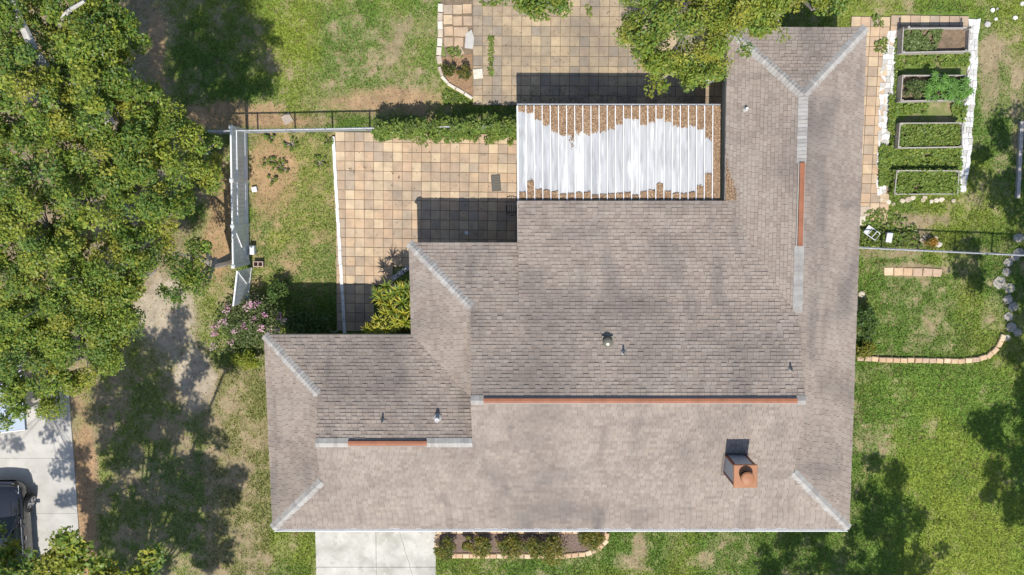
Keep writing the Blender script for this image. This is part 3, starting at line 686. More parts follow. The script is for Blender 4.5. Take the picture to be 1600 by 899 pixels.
# crowns south and east of the frame, seen by the shade they throw
def shade(cx, cy, z): return Qn(P(cx,cy).x, P(cx,cy).y-z/math.tan(math.radians(SUN_EL)), z)
def shade_tree(label, polys, z, seed, base_off=(0,-2), more=(), size=.145, group='trees beyond the picture that shade the lawns'):
    """polys: outlines of the shade on the ground (pixels) with clumps per square metre"""
    rng = np.random.default_rng(seed); dy = 1/math.tan(math.radians(SUN_EL)); cs = []
    for poly, dens in polys:
        A = np.array([tuple(P(*p)[:2]) for p in poly]); lo, hi = A.min(0), A.max(0); n = int((hi-lo).prod()*dens)
        pt = lo+rng.random((n,2))*(hi-lo); pt = pt[inpoly(pt[:,0], pt[:,1], [tuple(a) for a in A])]
        keep = fbm(pt[:,0], pt[:,1], .9, seed) > .34; pt = pt[keep]
        zz = z+rng.normal(size=len(pt))*.7; cs.append(np.column_stack([pt[:,0], pt[:,1]-zz*dy, zz]))
    for px, py, rp, zc in more:
        c = P(px, py, zc); R = rp*(HC-zc)/F
        for k in range(int(R*R*13)+3): a = rng.random()*6.28; d = R*math.sqrt(rng.random()); cs.append(np.array([[c.x+d*math.cos(a), c.y+d*math.sin(a), zc+rng.normal()*.3]]))
    cs = np.vstack(cs); b = cs.mean(0)[:2]+np.array(base_off)
    root = empty('shade_tree', (b[0], b[1], 0), label, 'tree', group)
    wood = MB(); fork = Vector((b[0], b[1], z*.5)); wood.tube([(b[0],b[1],-.05),(b[0]+.05,b[1],z*.2),fork], [.5,.36,.3], 9)
    hubs = cs[rng.choice(len(cs), min(16, len(cs)), replace=False)]
    if len(more): hubs = np.vstack([hubs]+[np.array([tuple(P(px, py, zc-.3))]) for px, py, rp, zc in more])
    for h in hubs: wood.tube([fork, fork.lerp(Vector(h), .5)+Vector((0,0,.5)), Vector(h)], [.06,.04,.02], 6)
    for c in cs:
        h = hubs[np.argmin(((hubs-c)**2).sum(1))]
        if np.abs(h-c).sum() > .01: wood.tube([h, c], [.022,.006], 3, cap=False)
    wood.build('trunk', m_bark, root)
    rs = rng.uniform(.25, .48, len(cs)); cnt = (rng.uniform(.35, 1.4, len(cs))*125*(rs/.4)**2).astype(int)+8
    V, Fc, C = leaf_cloud(cs, rs, cnt, size, PAL_OAK, .6, rng); quick_mesh('crown', V, Fc, C, m_leaf, root)
shade_tree('large tree shading the ground left of the driveway, crown tips at bottom left',
    [([(140,545),(185,520),(230,522),(268,545),(288,572),(300,605),(318,625),(330,655),(345,680),(345,715),(380,742),(372,775),(345,800),(372,850),(345,885),(270,880),(220,905),(150,890),(140,840),(125,790),(128,700),(145,640)], 10.5),
     ([(0,600),(60,590),(112,620),(122,700),(115,750),(60,720),(0,700)], 3.6), ([(90,740),(128,740),(128,800),(95,790)], 3.4)], 8.5, 21, (-.8,-3.2),
    more=[(112,872,22,8.2),(75,905,30,8.2),(165,895,30,8.0),(225,893,28,8.0),(105,842,12,8.3),(92,888,24,8.2)])
shade_tree('tree shading the front lawn beside the house corner',
    [([(1345,745),(1370,708),(1395,718),(1420,760),(1418,790),(1450,775),(1470,800),(1485,830),(1475,870),(1440,905),(1180,910),(1190,860),(1240,830),(1330,830)], 5.6)], 7.5, 22, (2,-2))
shade_tree('tree shading the right edge of the front lawn',
    [([(1560,600),(1585,580),(1640,575),(1640,840),(1590,830),(1560,800),(1540,770),(1545,730),(1560,715),(1520,670),(1525,650),(1550,655)], 7.5)], 7.5, 23, (3,-1))
shade_tree('tree shading the rear yard fence corner at right',
    [([(1530,215),(1570,150),(1640,160),(1640,370),(1575,375),(1545,345),(1515,320),(1518,265)], 5.5), ([(1490,385),(1530,350),(1548,375),(1535,430),(1520,455),(1500,430)], 7.5), ([(1575,400),(1640,380),(1640,600),(1600,590),(1572,560),(1565,500)], 7.5)], 7.0, 24, (4,0))

# ------------------------------------------------------------------ fences
def chain_fence(name, label, px0, px1, nposts):
    a, b_ = P(*px0, 1.2), P(*px1, 1.2); d = b_-a
    root = empty(name, (a.x, a.y, 0), label, 'fence', 'chain link fences')
    mb = MB(); mb.tube([a, b_], .032, 8); mb.build('top_rail', m_galv, root)
    for k in range(nposts):
        p = a+d*(k/(nposts-1)); mb = MB(); mb.tube([(p.x,p.y,-.05),(p.x,p.y,1.2)], .032, 8); mb.lathe((p.x,p.y,1.2), [(.04,0),(.035,.04),(.01,.06)], 8); mb.build('post', m_galv, root)
    mb = MB(); n = int(d.length/.075); t = 1.15/.075
    for k in range(-int(t), n):
        for sgn in (1, -1):
            s0, s1 = k, k+t
            z0, z1 = (0.03, 1.18) if sgn > 0 else (1.18, .03)
            f0, f1 = max(0, s0)/n, min(n, s1)/n
            if f1 <= f0: continue
            za = z0+(z1-z0)*(f0*n-s0)/t; zb = z0+(z1-z0)*(f1*n-s0)/t
            p, q = a+d*f0, a+d*f1; mb.tube([(p.x,p.y,za),(q.x,q.y,zb)], .0022, 3, cap=False)
    mb.build('wire_mesh', m_galv, root)
    return root
chain_fence('chain_link_fence', 'galvanised chain link fence with vines at its east end', (326,205), (812,196), 9)
chain_fence('chain_link_fence', 'galvanised chain link fence across the east side yard', (1338,387), (1640,401), 6)
# white vinyl fence: four leaning-view sections
vf = empty('vinyl_fence', P(387,240), 'white vinyl privacy fence of three panels along the dirt strip', 'fence')
VH = 1.78
def vinyl(p, q, root, brace=None, rails=True, h=VH):
    p, q = Vector((p.x,p.y,0)), Vector((q.x,q.y,0)); d = (q-p); L_ = d.length; d.normalize(); a = Vector((-d.y,d.x,0))
    if a.x < 0: a = -a
    mb = MB(); n = max(4, int(L_/.15))
    for k in range(n):
        x0, x1 = k*L_/n+.004, (k+1)*L_/n-.004
        mb.bar(p+d*x0+Vector((0,0,h/2)), p+d*x1+Vector((0,0,h/2)), .03, h-.18)
    pn = mb.build('panel', m_vinyl, root)
    for z in (.1, h-.04): mb = MB(); mb.bar(p+Vector((0,0,z)), q+Vector((0,0,z)), .055, .12); mb.build('rail', m_white, pn)
    if rails:
        for z in (.35, 1.25): mb = MB(); mb.bar(p+a*.03+Vector((0,0,z)), q+a*.03+Vector((0,0,z)), .035, .06); mb.build('rail', m_white, pn)
    if brace:
        mb = MB(); mb.bar(p+d*L_*brace[0]+a*.035+Vector((0,0,brace[1])), p+d*L_*brace[2]+a*.035+Vector((0,0,brace[3])), .03, .06); mb.build('brace', m_white, pn)
def vpost(p, root):
    mb = MB(); mb.box((p.x, p.y, VH/2+.01), (.12,.12,VH+.02)); mb.box((p.x, p.y, VH+.045), (.15,.15,.05), taper=.5); mb.build('post', m_vinyl, root)
v0, v1, v2, v3 = P(386,206), P(387,284), P(388,352), P(389,411)
gate = empty('vinyl_gate', v3, 'white vinyl gate standing ajar beside the pink flowering bush', 'gate')
for p_, q_, br in ((v0,v1,None),(v1,v2,None),(v2,v3,(.9,.35,.1,1.5))):
    d = (q_-p_).normalized()*.06; vinyl(p_+d, q_-d, vf, br, rails=br is None)
for p_ in (v0,v1,v2,v3): vpost(p_, vf)
d = P(392,414); vinyl(P(394,418), P(388,470), gate, (.05,1.6,.42,.55), rails=False, h=1.7)

# ------------------------------------------------------------------ raised beds
gB = 'raised wooden garden beds'
beds = [((1412,44),(1515,44),(1513,80),(1410,82),.52,'raised wooden bed half weeds half bare soil, northernmost of four'),
        ((1411,118),(1512,118),(1511,156),(1408,158),.50,'raised wooden bed planted with broad palmate leaves'),
        ((1407,193),(1504,192),(1504,230),(1404,231),.48,'raised wooden bed full of bright ground cover, third from north'),
        ((1402,267),(1499,267),(1497,303),(1398,304),.42,'southernmost raised bed overgrown with trailing vine')]
bedinfo = []
for q0, q1, q2, q3, h, lab in beds:
    c = [P(*q, h) for q in (q0,q1,q2,q3)]; ctr = sum(c, Vector())/4
    root = empty('raised_bed', (ctr.x, ctr.y, 0), lab, 'garden bed', gB)
    for i in range(4):
        a, b_ = c[i], c[(i+1) % 4]
        for z in (h*.26, h*.76):
            mb = MB(); e = (b_-a).normalized()*(.02 if i % 2 else 0); j = random.uniform(-.008,.008)
            mb.bar((a.x-e.x+j, a.y-e.y+j, z), (b_.x+e.x+j, b_.y+e.y-j, z), .034, h*.47); mb.build('board', m_wood, root)
    for i in range(4):
        mb = MB(); s = (ctr-c[i]).normalized()*.07; hh = h+(.28 if (i < 2 and h > .51) else -.02)
        mb.box((c[i].x+s.x, c[i].y+s.y, hh/2), (.07,.07,hh)); mb.build('post', m_wood, root)
    mb = MB(); mb.prism([(p.x, p.y) for p in c], .0, h-.24)
    mb.build('soil', m_soil, root); bedinfo.append((c, ctr, h-.24))
def ground_cover(name, label, polys, dens, size, pal, hmax, seed, z0=0., cat='ground cover'):
    """low dense leafy mat over ground polygons given as world xy lists"""
    rng = np.random.default_rng(seed); P_ = []
    for poly, z, hm in polys:
        A = np.array(poly); lo, hi = A.min(0), A.max(0); n = int((hi-lo).prod()*dens)
        pts = lo+rng.random((n,2))*(hi-lo); k = inpoly(pts[:,0], pts[:,1], [tuple(q) for q in poly]); pts = pts[k]
        f = fbm(pts[:,0], pts[:,1], 2.2, seed); keep = rng.random(len(pts)) < sst(.22, .5, f); pts = pts[keep]; f = f[keep]
        P_.append(np.column_stack([pts, z+hm*(.25+.75*f)*rng.uniform(.5, 1, len(pts))]))
    c = np.vstack(P_)
    V, Fc, C = leaf_cloud(c, np.full(len(c), .05), np.full(len(c), 2), size, pal, .6, rng, up=.8, aspect=.7)
    o = quick_mesh(name, V, Fc, C, m_leaf); tag(o, label, cat, kind='stuff'); return o
def inset(c, f=.9): 
    m = sum(c, Vector())/4; return [tuple((m+(p-m)*f)[:2]) for p in c]
# plants in the beds
c, ctr, zs = bedinfo[0]
ground_cover('weeds', 'low grey green weeds in the northernmost bed', [([tuple(c[0].lerp(ctr,.08)[:2]), tuple(c[0].lerp(c[1],.62)[:2]), tuple(c[3].lerp(c[2],.55)[:2]), tuple(c[3].lerp(ctr,.08)[:2])], zs, .22)], 1100, .09, [(.15,.21,.06),(.19,.24,.075),(.11,.165,.045)], .2, 41)
for i, lab, pal, sd in ((2,'bright ground cover filling the third bed',PAL_VINE+[(.16,.2,.04)],42),(3,'trailing vine spilling over the southernmost bed',PAL_VINE,43)):
    c, ctr, zs = bedinfo[i]; ground_cover('ground_cover', lab, [(inset(c, .96 if i == 2 else 1.08), zs, .28 if i == 2 else .33)], 900, .09, pal, .3, sd)
c, ctr, zs = bedinfo[1]
q = c[0].lerp(c[2], .0)*.0+c[3].lerp(c[0],.5).lerp(ctr,.42)
shrub('leafy_herb', 'rounded grey green herb at the west end of second bed', 0,0, 1.0,.75,.4, 1800,.08,[(.14,.20,.055),(.14,.18,.06),(.07,.11,.03)],'plant',seed=44,z0=zs,xy=(q.x,q.y))
def palmate(label, x, y, z0, seed):
    rng = np.random.default_rng(seed); root = empty('palmate_plant', (x,y,z0), label, 'plant', 'broad palmate plants in the bed')
    st = MB(); 
    for k in range(15):
        a = rng.random()*6.28; d = rng.uniform(.05,.44); h = rng.uniform(.22,.5)
        hub = Vector((x+math.cos(a)*d, y+math.sin(a)*d*.75, z0+h)); st.tube([(x,y,z0-.02), (x+math.cos(a)*d*.4,y+math.sin(a)*d*.3,z0+h*.7), hub], [.014,.01,.006], 5, cap=False)
        lf = MB(); nb = 9; t0 = rng.random()*6.28
        for j in range(nb):
            t = t0+j*2*math.pi/nb*.92; l = rng.uniform(.17,.25); hd = Vector((math.cos(t), math.sin(t), -.12)); s = Vector((-math.sin(t), math.cos(t), 0))*.032
            col = tuple(np.array([(.12,.26,.04),(.15,.30,.05),(.09,.20,.035)][rng.integers(3)])*rng.uniform(.85,1.2))
            lf.face([hub, hub+hd*l*.5+s, hub+hd*l+Vector((0,0,-.03)), hub+hd*l*.5-s], col)
        lf.build('leaf', m_leaf, root)
    st.build('stem', M('green_stem', (.12,.17,.05), .6), root)
for k, (f, g, lab) in enumerate(((.47,.62,'palmate plant nearest the middle of second bed'),(.70,.4,'palmate plant right of middle in second bed'),(.90,.55,'palmate plant at the east end of second bed'),(.57,.3,'palmate plant near the north board of second bed'),(.79,.72,'palmate plant near the south board of second bed'))):
    q = c[0].lerp(c[1], f).lerp(c[3].lerp(c[2], f), g); palmate(lab, q.x, q.y, zs, 50+k)
# vine mats between the beds
wp = lambda *pts: [tuple(P(*p)[:2]) for p in pts]
ground_cover('ground_cover', 'green trailing plants between the raised beds', [(wp((1402,84),(1514,84),(1512,104),(1402,104)),0,.13),(wp((1404,162),(1450,164),(1448,178),(1404,178)),0,.1),(wp((1485,165),(1508,165),(1508,190),(1490,190)),0,.14),
    (wp((1392,205),(1408,205),(1404,262),(1384,262)),0,.22),(wp((1398,232),(1500,233),(1500,266),(1392,266)),0,.2),(wp((1384,262),(1402,262),(1402,306),(1388,306)),0,.28),(wp((1398,60),(1411,60),(1406,160),(1396,160)),0,.16),(wp((1388,150),(1404,150),(1398,205),(1386,205)),.03,.16),(wp((1372,225),(1392,225),(1390,290),(1372,290)),.03,.18)], 700, .10, PAL_VINE, .2, 61)
ground_cover('ground_cover', 'weeds sprouting over the paths and between the pavers', [(wp((1365,66),(1385,60),(1385,84),(1366,82)),.03,.1),(wp((1362,24),(1382,26),(1378,44),(1364,42)),.03,.1),(wp((1345,345),(1372,348),(1430,352),(1440,388),(1345,386)),0,.18),(wp((1350,330),(1380,325),(1420,345),(1352,350)),0,.1),(wp((764,56),(772,58),(770,120),(762,118)),.03,.07),(wp((750,2),(800,0),(790,8),(752,10)),.03,.07),(wp((698,76),(716,74),(724,90),(704,92)),.02,.12),(wp((694,140),(720,150),(735,162),(690,162)),0,.15),(wp((915,8),(925,10),(924,28),(916,26)),.03,.05)], 420, .085, PAL_VINE+[(.14,.16,.05)], .15, 62)
# white stone strips
def stone_strip(name, label, line, seed):
    rng = random.Random(seed); pts = [P(*l[:2]) for l in line]; root = empty(name, pts[0], label, 'stone strip', kind='structure')
    bs = MB()
    for i in range(len(pts)-1):
        w0, w1 = line[i][2]/80, line[i+1][2]/80
        bs.face([(pts[i].x-w0,pts[i].y,.01),(pts[i+1].x-w1,pts[i+1].y,.01),(pts[i+1].x+w1,pts[i+1].y,.01),(pts[i].x+w0,pts[i].y,.01)])
    bs.build('gravel_bed', M(name+'_gravel', (.66,.65,.62), .9, .25, 12, .8, 25), root)
    rows = []
    for i in range(len(pts)-1):
        a, b_ = pts[i], pts[i+1]; n = max(1, round((b_-a).length/.23))
        for k in range(n):
            t = k/n; rows.append((a.lerp(b_, t), (line[i][2]*(1-t)+line[i+1][2]*t)/40))
    rows.append((pts[-1], line[-1][2]/40)); m = 3
    lat = [[Vector((c.x+(j/m-.5)*w_+rng.uniform(-.045,.045), c.y+rng.uniform(-.05,.05), 0)) for j in range(m+1)] for c, w_ in rows]
    for i in range(len(lat)-1):
        for j in range(m):
            q = [lat[i][j], lat[i][j+1], lat[i+1][j+1], lat[i+1][j]]; c = sum(q, Vector())/4; q = [p+(c-p).normalized()*.008 for p in q]
            z1 = rng.uniform(.03,.055); ax_, ay_ = rng.uniform(-.12,.12), rng.uniform(-.12,.12)
            mb = MB(); mb.prism([(p.x, p.y) for p in q], -.02, lambda x,y: z1+(x-c.x)*ax_+(y-c.y)*ay_); mb.build('stone', m_wstone, root)
stone_strip('white_stone_strip', 'bright white stone strip between the side path and raised beds', [(1396,50,17),(1392,75,21),(1387,120,24),(1384,165,21),(1381,200,22),(1378,240,15),(1376,275,13),(1376,306,14)], 71)
stone_strip('white_stone_strip', 'bright white stone strip on the east side of the raised beds', [(1522,30,17),(1521,62,13),(1520,80,13),(1519,110,15),(1517,155,12),(1513,165,18),(1512,200,13),(1508,235,18),(1506,255,17),(1503,300,10)], 72)
ORD = 'first second third fourth fifth sixth seventh eighth ninth tenth eleventh twelfth thirteenth'.split()
def rocks(label, spots, seed, name='rock', mat=m_rock, group=None, flat=1., grow=.72):
    rng = random.Random(seed)
    for i, (px, py, r, *ex) in enumerate(spots):
        p = P(px, py); R = r/40*grow; mb = MB(); n = 7; a0 = rng.random()*6
        rings = []
        for (f, z) in ((1,-.02),(1.03,R*.2*flat),(.8+.14*(flat < 1),R*.36*flat),(.35,R*.42*flat)):
            rings.append([(p.x+math.cos(a0+2*math.pi*k/n)*R*f*rng.uniform(.8,1.15), p.y+math.sin(a0+2*math.pi*k/n)*R*f*rng.uniform(.75,1.05), z*rng.uniform(.9,1.1)) for k in range(n)])
        V = sum(rings, []); mb.add(V, [(q*n+k, q*n+(k+1) % n, (q+1)*n+(k+1) % n, (q+1)*n+k) for q in range(3) for k in range(n)]+[tuple(range(3*n, 4*n))])
        o = mb.build(name, mat); tag(o, ORD[i]+' '+label, 'rock', group)
row = [(1377,312,5),(1388,316,6),(1396,319,4),(1410,314,6),(1419,312,7),(1426,309,6),(1442,313,5),(1445,308,6),(1455,315,5),(1463,313,6),(1471,312,6),(1490,314,5)]
rocks('pale rock from the west in the row south of the raised beds', row, 81, group='pale rocks lined up south of the raised beds')
rocks('pale rock from the west around the orange plant', [(1427,368,4),(1437,383,4),(1440,375,5),(1444,370,4),(1462,372,5),(1467,382,7)], 82, group='pale rocks round the orange plant')
rocks('white rock from the west in the top right grass', [(1543,38,7),(1551,16,5),(1556,30,4),(1558,14,3),(1586,28,5),(1598,6,5)], 83, mat=m_wstone, group='white rocks at the top right')
rocks('flat stone from the north in the shaded path at right', sorted([(1575,410,8),(1572,425,8),(1562,442,11),(1577,450,9),(1575,468,8),(1584,480,9),(1576,495,8),(1580,512,9),(1590,520,8),(1592,395,9),(1586,402,7),(1592,372,9),(1574,528,6)], key=lambda t: t[1]), 84, group='stones of the shaded path at right', flat=.3, grow=.95, mat=M('path_flagstone', (1,1,1), .9, .2, 6, .4, 25, rnd=[(.34,.31,.27),(.40,.36,.31),(.30,.275,.24)]))
# edging brick runs
def brick_run(name, label, pts, bw, seed, w_=.2, mat=m_brick, closed=False, h=.13):
    rng = random.Random(seed); W_ = [P(*p) for p in pts]; root = empty(name, W_[0], label, 'edging')
    seg = [(W_[i], W_[i+1]) for i in range(len(W_)-1)]; tot = sum((b_-a).length for a, b_ in seg); n = max(2, round(tot/bw))
    me = MB(); me.box((0,0,h/2), (tot/n-.02, w_, h), ch=.025); m_ = bpy.data.meshes.new('brick'); m_.from_pydata(me.v, [], me.f); m_.materials.append(mat)
    for k in range(n):
        s = (k+.5)*tot/n
        for a, b_ in seg:
            l = (b_-a).length
            if s <= l: break
            s -= l
        p = a.lerp(b_, min(1, s/l)); d = b_-a
        inst('brick', m_, (p.x+rng.uniform(-.012,.012), p.y+rng.uniform(-.012,.012), -.03+rng.uniform(-.01,.01)), root, rot=(rng.uniform(-.05,.05),rng.uniform(-.05,.05),math.atan2(d.y,d.x)+rng.uniform(-.06,.06)))
brick_run('brick_edging', 'curved row of tan edging bricks along the east lawn', [(1338,559),(1380,562),(1440,563),(1500,564),(1525,562),(1545,555),(1558,543),(1564,532),(1567,522)], .285, 91)
brick_run('brick_edging', 'row of half sunk pavers in the east side yard grass', [(1381,424),(1472,426)], .40, 92, w_=.32, h=.05)
brick_run('brick_edging', 'stone edging along the west side of the rear patio bed', [(688,6),(688,60),(686,85),(688,100)], .33, 93, w_=.2, mat=m_rock)
brick_run('brick_edging', 'curved edging strip round the small mulch bed by rear patio', [(686,104),(692,122),(704,134),(722,144),(738,154)], .40, 94, w_=.12, mat=m_rock)
brick_run('brick_edging', 'short row of grey blocks behind the spiky yellow plants', [(612,437),(640,417)], .30, 95, w_=.2, mat=M('grey_block', (.42,.41,.40), .9, .2, 8))
brick_run('brick_edging', 'tan scalloped brick border round the front shrub bed', [(683,856),(684,834),(692,829),(780,829),(860,829),(940,829),(948,833),(946,846),(935,857),(915,865),(880,868),(820,868),(740,868),(700,868),(684,857)], .275, 96)
# front mulch bed
mb = MB(); mb.prism([tuple(P(*p)[:2]) for p in ((684,832),(945,832),(944,848),(930,858),(905,866),(690,866))], -.05, .03); tag(mb.build('mulch_bed', m_mulch), 'dark mulch bed along the front wall', 'mulch bed', kind='structure')
mb = MB(); mb.prism([tuple(P(*p)[:2]) for p in ((690,90),(738,84),(739,152),(722,142),(704,132),(692,118))], -.05, .02); tag(mb.build('mulch_bed', M('bark_mulch', (.30,.19,.11), .95, .4, 14, 1., 30)), 'brown mulch bed at the rear patio corner', 'mulch bed', kind='structure')
PAL_FRONT = [(.17,.19,.03),(.24,.23,.035),(.10,.14,.028),(.30,.22,.04),(.08,.12,.025)]
for i, (px, py, w_, d_, lab) in enumerate([(697,851,.75,.9,'shrub nearest the driveway in the front bed'),(732,842,.45,.5,'smallest shrub in the front bed, second from driveway'),(754,848,.7,.75,'third shrub from the driveway in the front bed'),(797,850,.9,.85,'shrub left of centre in the front bed'),
      (836,849,.85,.8,'shrub in the middle of the front bed'),(866,852,.85,1.0,'largest shrub in the front bed, right of middle'),(925,840,.85,.8,'shrub at the east end of the front bed')]):
    shrub('shrub', lab, px, py, w_*random.uniform(1.05,1.45), d_*random.uniform(1.0,1.35), random.uniform(.5,.8), 1700, .075, PAL_FRONT, group='shrubs in the front bed', seed=100+i)
for i, (px, py, lab) in enumerate([(702,112,'left of two dark shrubs by the rear patio'),(726,114,'right of two dark shrubs by the rear patio')]):
    shrub('shrub', lab, px, py, .55, .6, .55, 700, .075, [(.10,.12,.02),(.17,.15,.03),(.07,.09,.02)], group='shrubs in the rear mulch bed', seed=110+i)
# pink flowering bush
rng = np.random.default_rng(5); fl = []
for px, py in ((353,487),(356,480),(390,474),(397,480),(401,475),(385,481),(340,507),(334,512),(377,503),(381,510),(367,517),(420,515),(437,495),(442,500),(408,513),(434,516),(360,535),(333,543),(350,503),(336,522),(395,498),(412,492)):
    q = P(px, py, 1.15+rng.uniform(-.2,.3)); fl.append((q.x, q.y, q.z))
pc_ = P(396, 505, .6)
shrub('flowering_bush', 'bush with clusters of pink blossom beside the vinyl gate', 0,0, 2.5, 2.0, 1.15, 8200, .10, [(.13,.19,.05),(.15,.19,.06),(.07,.115,.03),(.19,.2,.09)], 'bush', seed=120, xy=(pc_.x, pc_.y), extra=[(q[0],q[1],q[2]-.2) for q in fl],
      flowers=(fl, .16, 26, [(.62,.30,.46),(.72,.45,.52),(.55,.22,.40),(.75,.55,.55)]))
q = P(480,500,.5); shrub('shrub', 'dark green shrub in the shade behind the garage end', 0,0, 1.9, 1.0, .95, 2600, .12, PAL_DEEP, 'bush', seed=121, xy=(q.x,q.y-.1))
q = P(425,445,.5); shrub('shrub', 'thin dark shrub between the gate and the patio', 0,0, .9, 1.0, 1.0, 700, .09, PAL_DEEP, 'bush', seed=122, xy=(q.x+.25,q.y-.35))
q = P(383,563,.7); shrub('shrub', 'yellow green low shrub at the northwest corner of the house', 0,0, 1.35, .75, .95, 2200, .075, [(.24,.29,.03),(.30,.31,.035),(.17,.23,.03)], 'bush', seed=123, xy=(q.x,q.y))
q = P(1349,505,.5); shrub('shrub', 'dark shrub against the east wall', 0,0, .9, 1.5, 1.0, 1600, .10, PAL_DEEP, 'bush', seed=124, xy=(q.x+.05,q.y))
q = P(1350,545,.3); shrub('shrub', 'yellow green shrub against the east wall near the edging', 0,0, .9, .7, .55, 1000, .08, [(.20,.20,.02),(.26,.23,.03),(.13,.16,.02)], 'bush', seed=125, xy=(q.x,q.y))
q = P(1454,380,.2); shrub('flowering_plant', 'small plant with orange leaves by the east fence', 0,0, .5,.5,.4, 360,.08,[(.50,.23,.03),(.45,.28,.05),(.12,.15,.03)],'plant',seed=126, xy=(q.x,q.y))
for i, (px, py, w_) in enumerate(((422,215,.4),(420,252,.5),(440,262,.55),(455,225,.5),(425,282,.4),(500,255,.5),(515,222,.4))):
    shrub('weed', ['weed clump nearest the fence top','weed clump beside the vinyl fence','dark weed clump mid strip','broad weed clump near the rail','low weed clump lower in strip','weed clump by the white kerb','weed clump at the kerb corner'][i], px, py, w_*1.5, w_*1.2, .16, 300, .075, PAL_VINE+[(.2,.2,.06)], 'plant', 'weeds in the strip by the vinyl fence', 130+i)
# spiky yellow dracaenas
def spiky(name, label, spots, L_, pal, seed):
    rng = np.random.default_rng(seed); p0 = P(*spots[0][:2]); c = sum((P(s[0],s[1],s[2]) for s in spots), Vector())/len(spots)
    root = empty(name, (c.x, c.y, 0), label, 'plant', 'spiky yellow plants beside the house'); st = MB()
    for px, py, z in spots:
        q = P(px, py, z); mb = MB(); rosette(mb, q, 34, L_, .045, pal, rng); mb.build('leaf_rosette', m_leaf, root)
        st.tube([(q.x+(c.x-q.x)*.4, q.y+(c.y-q.y)*.4, -.03), (q.x+(c.x-q.x)*.2, q.y+(c.y-q.y)*.2, z*.5), q], [.03,.025,.018], 6)
    st.build('stem', m_bark2, root)
m_leafy = m_leaf
spiky('spiky_plant', 'tall spiky yellow green plants nearest the grey blocks', [(604,447,1.6),(622,455,1.75),(632,452,1.7),(612,462,1.7),(640,466,1.8),(598,468,1.5),(628,473,1.9),(640,449,1.6),(592,460,1.4)], .46, PAL_YEL[1:]+[(.13,.20,.03)], 141)
spiky('spiky_plant', 'spiky yellow plants in the corner of the two roofs', [(615,487,1.95),(630,490,2.0),(603,490,1.8),(640,485,1.95),(620,502,2.1),(634,503,2.15),(610,478,1.8)], .40, PAL_YEL, 142)
spiky('spiky_plant', 'bright yellow bushy plant beside the shaded patio end', [(590,500,2.0),(600,503,2.05),(583,508,2.05),(594,511,2.15),(607,511,2.15),(616,511,2.15),(579,512,2.1),(588,515,2.2),(603,516,2.25),(574,515,2.2)], .3, PAL_YEL[:3], 143)
# vine on the rail
rng = np.random.default_rng(151); vc = []
for k in range(200):
    t = rng.random(); px = 586+t*228; top = rng.normal()*.13
    q = P(px, 201-t*4, 1.05); vc.append((q.x, q.y+top*1.2-.02, 1.36-abs(top)*1.5-rng.random()*.45*(rng.random() < .6)))
for k in range(60):
    t = rng.random(); q = P(585+t*222, 212+rng.normal()*3, .3); vc.append((q.x, q.y, rng.uniform(.1,.7)))
vr = empty('climbing_vine', P(700,205,0), 'leafy vine smothering the chain link fence beside the patio cover', 'vine')
V, Fc, C = leaf_cloud(np.array(vc), rng.uniform(.10, .25, len(vc)), np.full(len(vc), 62), .095, PAL_VINE+[(.14,.18,.05)], .8, rng); quick_mesh('foliage', V, Fc, C, m_leaf, vr)
mb = MB()
for k in range(26):
    q = P(590+k*8.5, 202, 0); mb.tube([(q.x,q.y,-.02),(q.x+rng.normal()*.1,q.y+.03,.6),(q.x+rng.normal()*.2,q.y,1.2)], [.014,.01,.006], 4, cap=False)
mb.build('stem', m_bark, vr)

# ------------------------------------------------------------------ small things
# doormat
q = P(775,286,.03); mb = MB(); mb.box((q.x,q.y,.046), (.36,.64,.014), rz=math.radians(4)); o = mb.build('doormat', m_mat); tag(o, 'dark rectangular doormat lying on the tan patio', 'doormat')
root = o; mb = MB()
for k in range(9): mb.box((q.x+math.sin(math.radians(4))*-(k-4)*.06, q.y+(k-4)*.06, .056), (.26,.02,.008), rz=math.radians(4))
mb.build('rib', M('mat_rib', (.19,.165,.135), .95), root)
# floor drain
q = P(729,364,.03); mb = MB(); mb.lathe((q.x,q.y,.03), [(.075,0),(.075,.02),(.05,.026),(.045,.018),(.01,.018)], 16); tag(mb.build('drain_cap', m_white), 'small round white drain cap in the shaded patio', 'drain cap')
# black metal chair by the wall
q = P(804,325,.0); root = empty('metal_chair', (q.x-.12,q.y,.035), 'black wrought iron chair in the shade beside the patio cover', 'chair'); x0, y0 = q.x-.12, q.y
loop = lambda cx_, cy_, z, rx, ry, n=14: [(cx_+rx*math.copysign(abs(math.cos(t))**.6, math.cos(t)), cy_+ry*math.copysign(abs(math.sin(t))**.6, math.sin(t)), z) for t in [2*math.pi*k/n for k in range(n+1)]]
mb = MB(); mb.tube(loop(x0,y0,.45,.2,.2), .016, 6); mb.build('seat_ring', m_dark, root)
mb = MB()
for k in range(5): mb.bar((x0-.17+k*.085,y0-.18,.45),(x0-.17+k*.085,y0+.18,.45),.02,.008)
mb.build('seat_slat', m_dark, root)
for sx in (-1,1):
    for sy in (-1,1): mb = MB(); mb.tube([(x0+sx*.17,y0+sy*.17,.45),(x0+sx*.2,y0+sy*.2,.03)], .014, 6); mb.build('leg', m_dark, root)
mb = MB(); mb.tube([(x0-.17,y0-.18,.45),(x0-.17,y0-.26,.85),(x0,y0-.28,.92),(x0+.17,y0-.26,.85),(x0+.17,y0-.18,.45)], .014, 6); mb.build('backrest', m_dark, root)
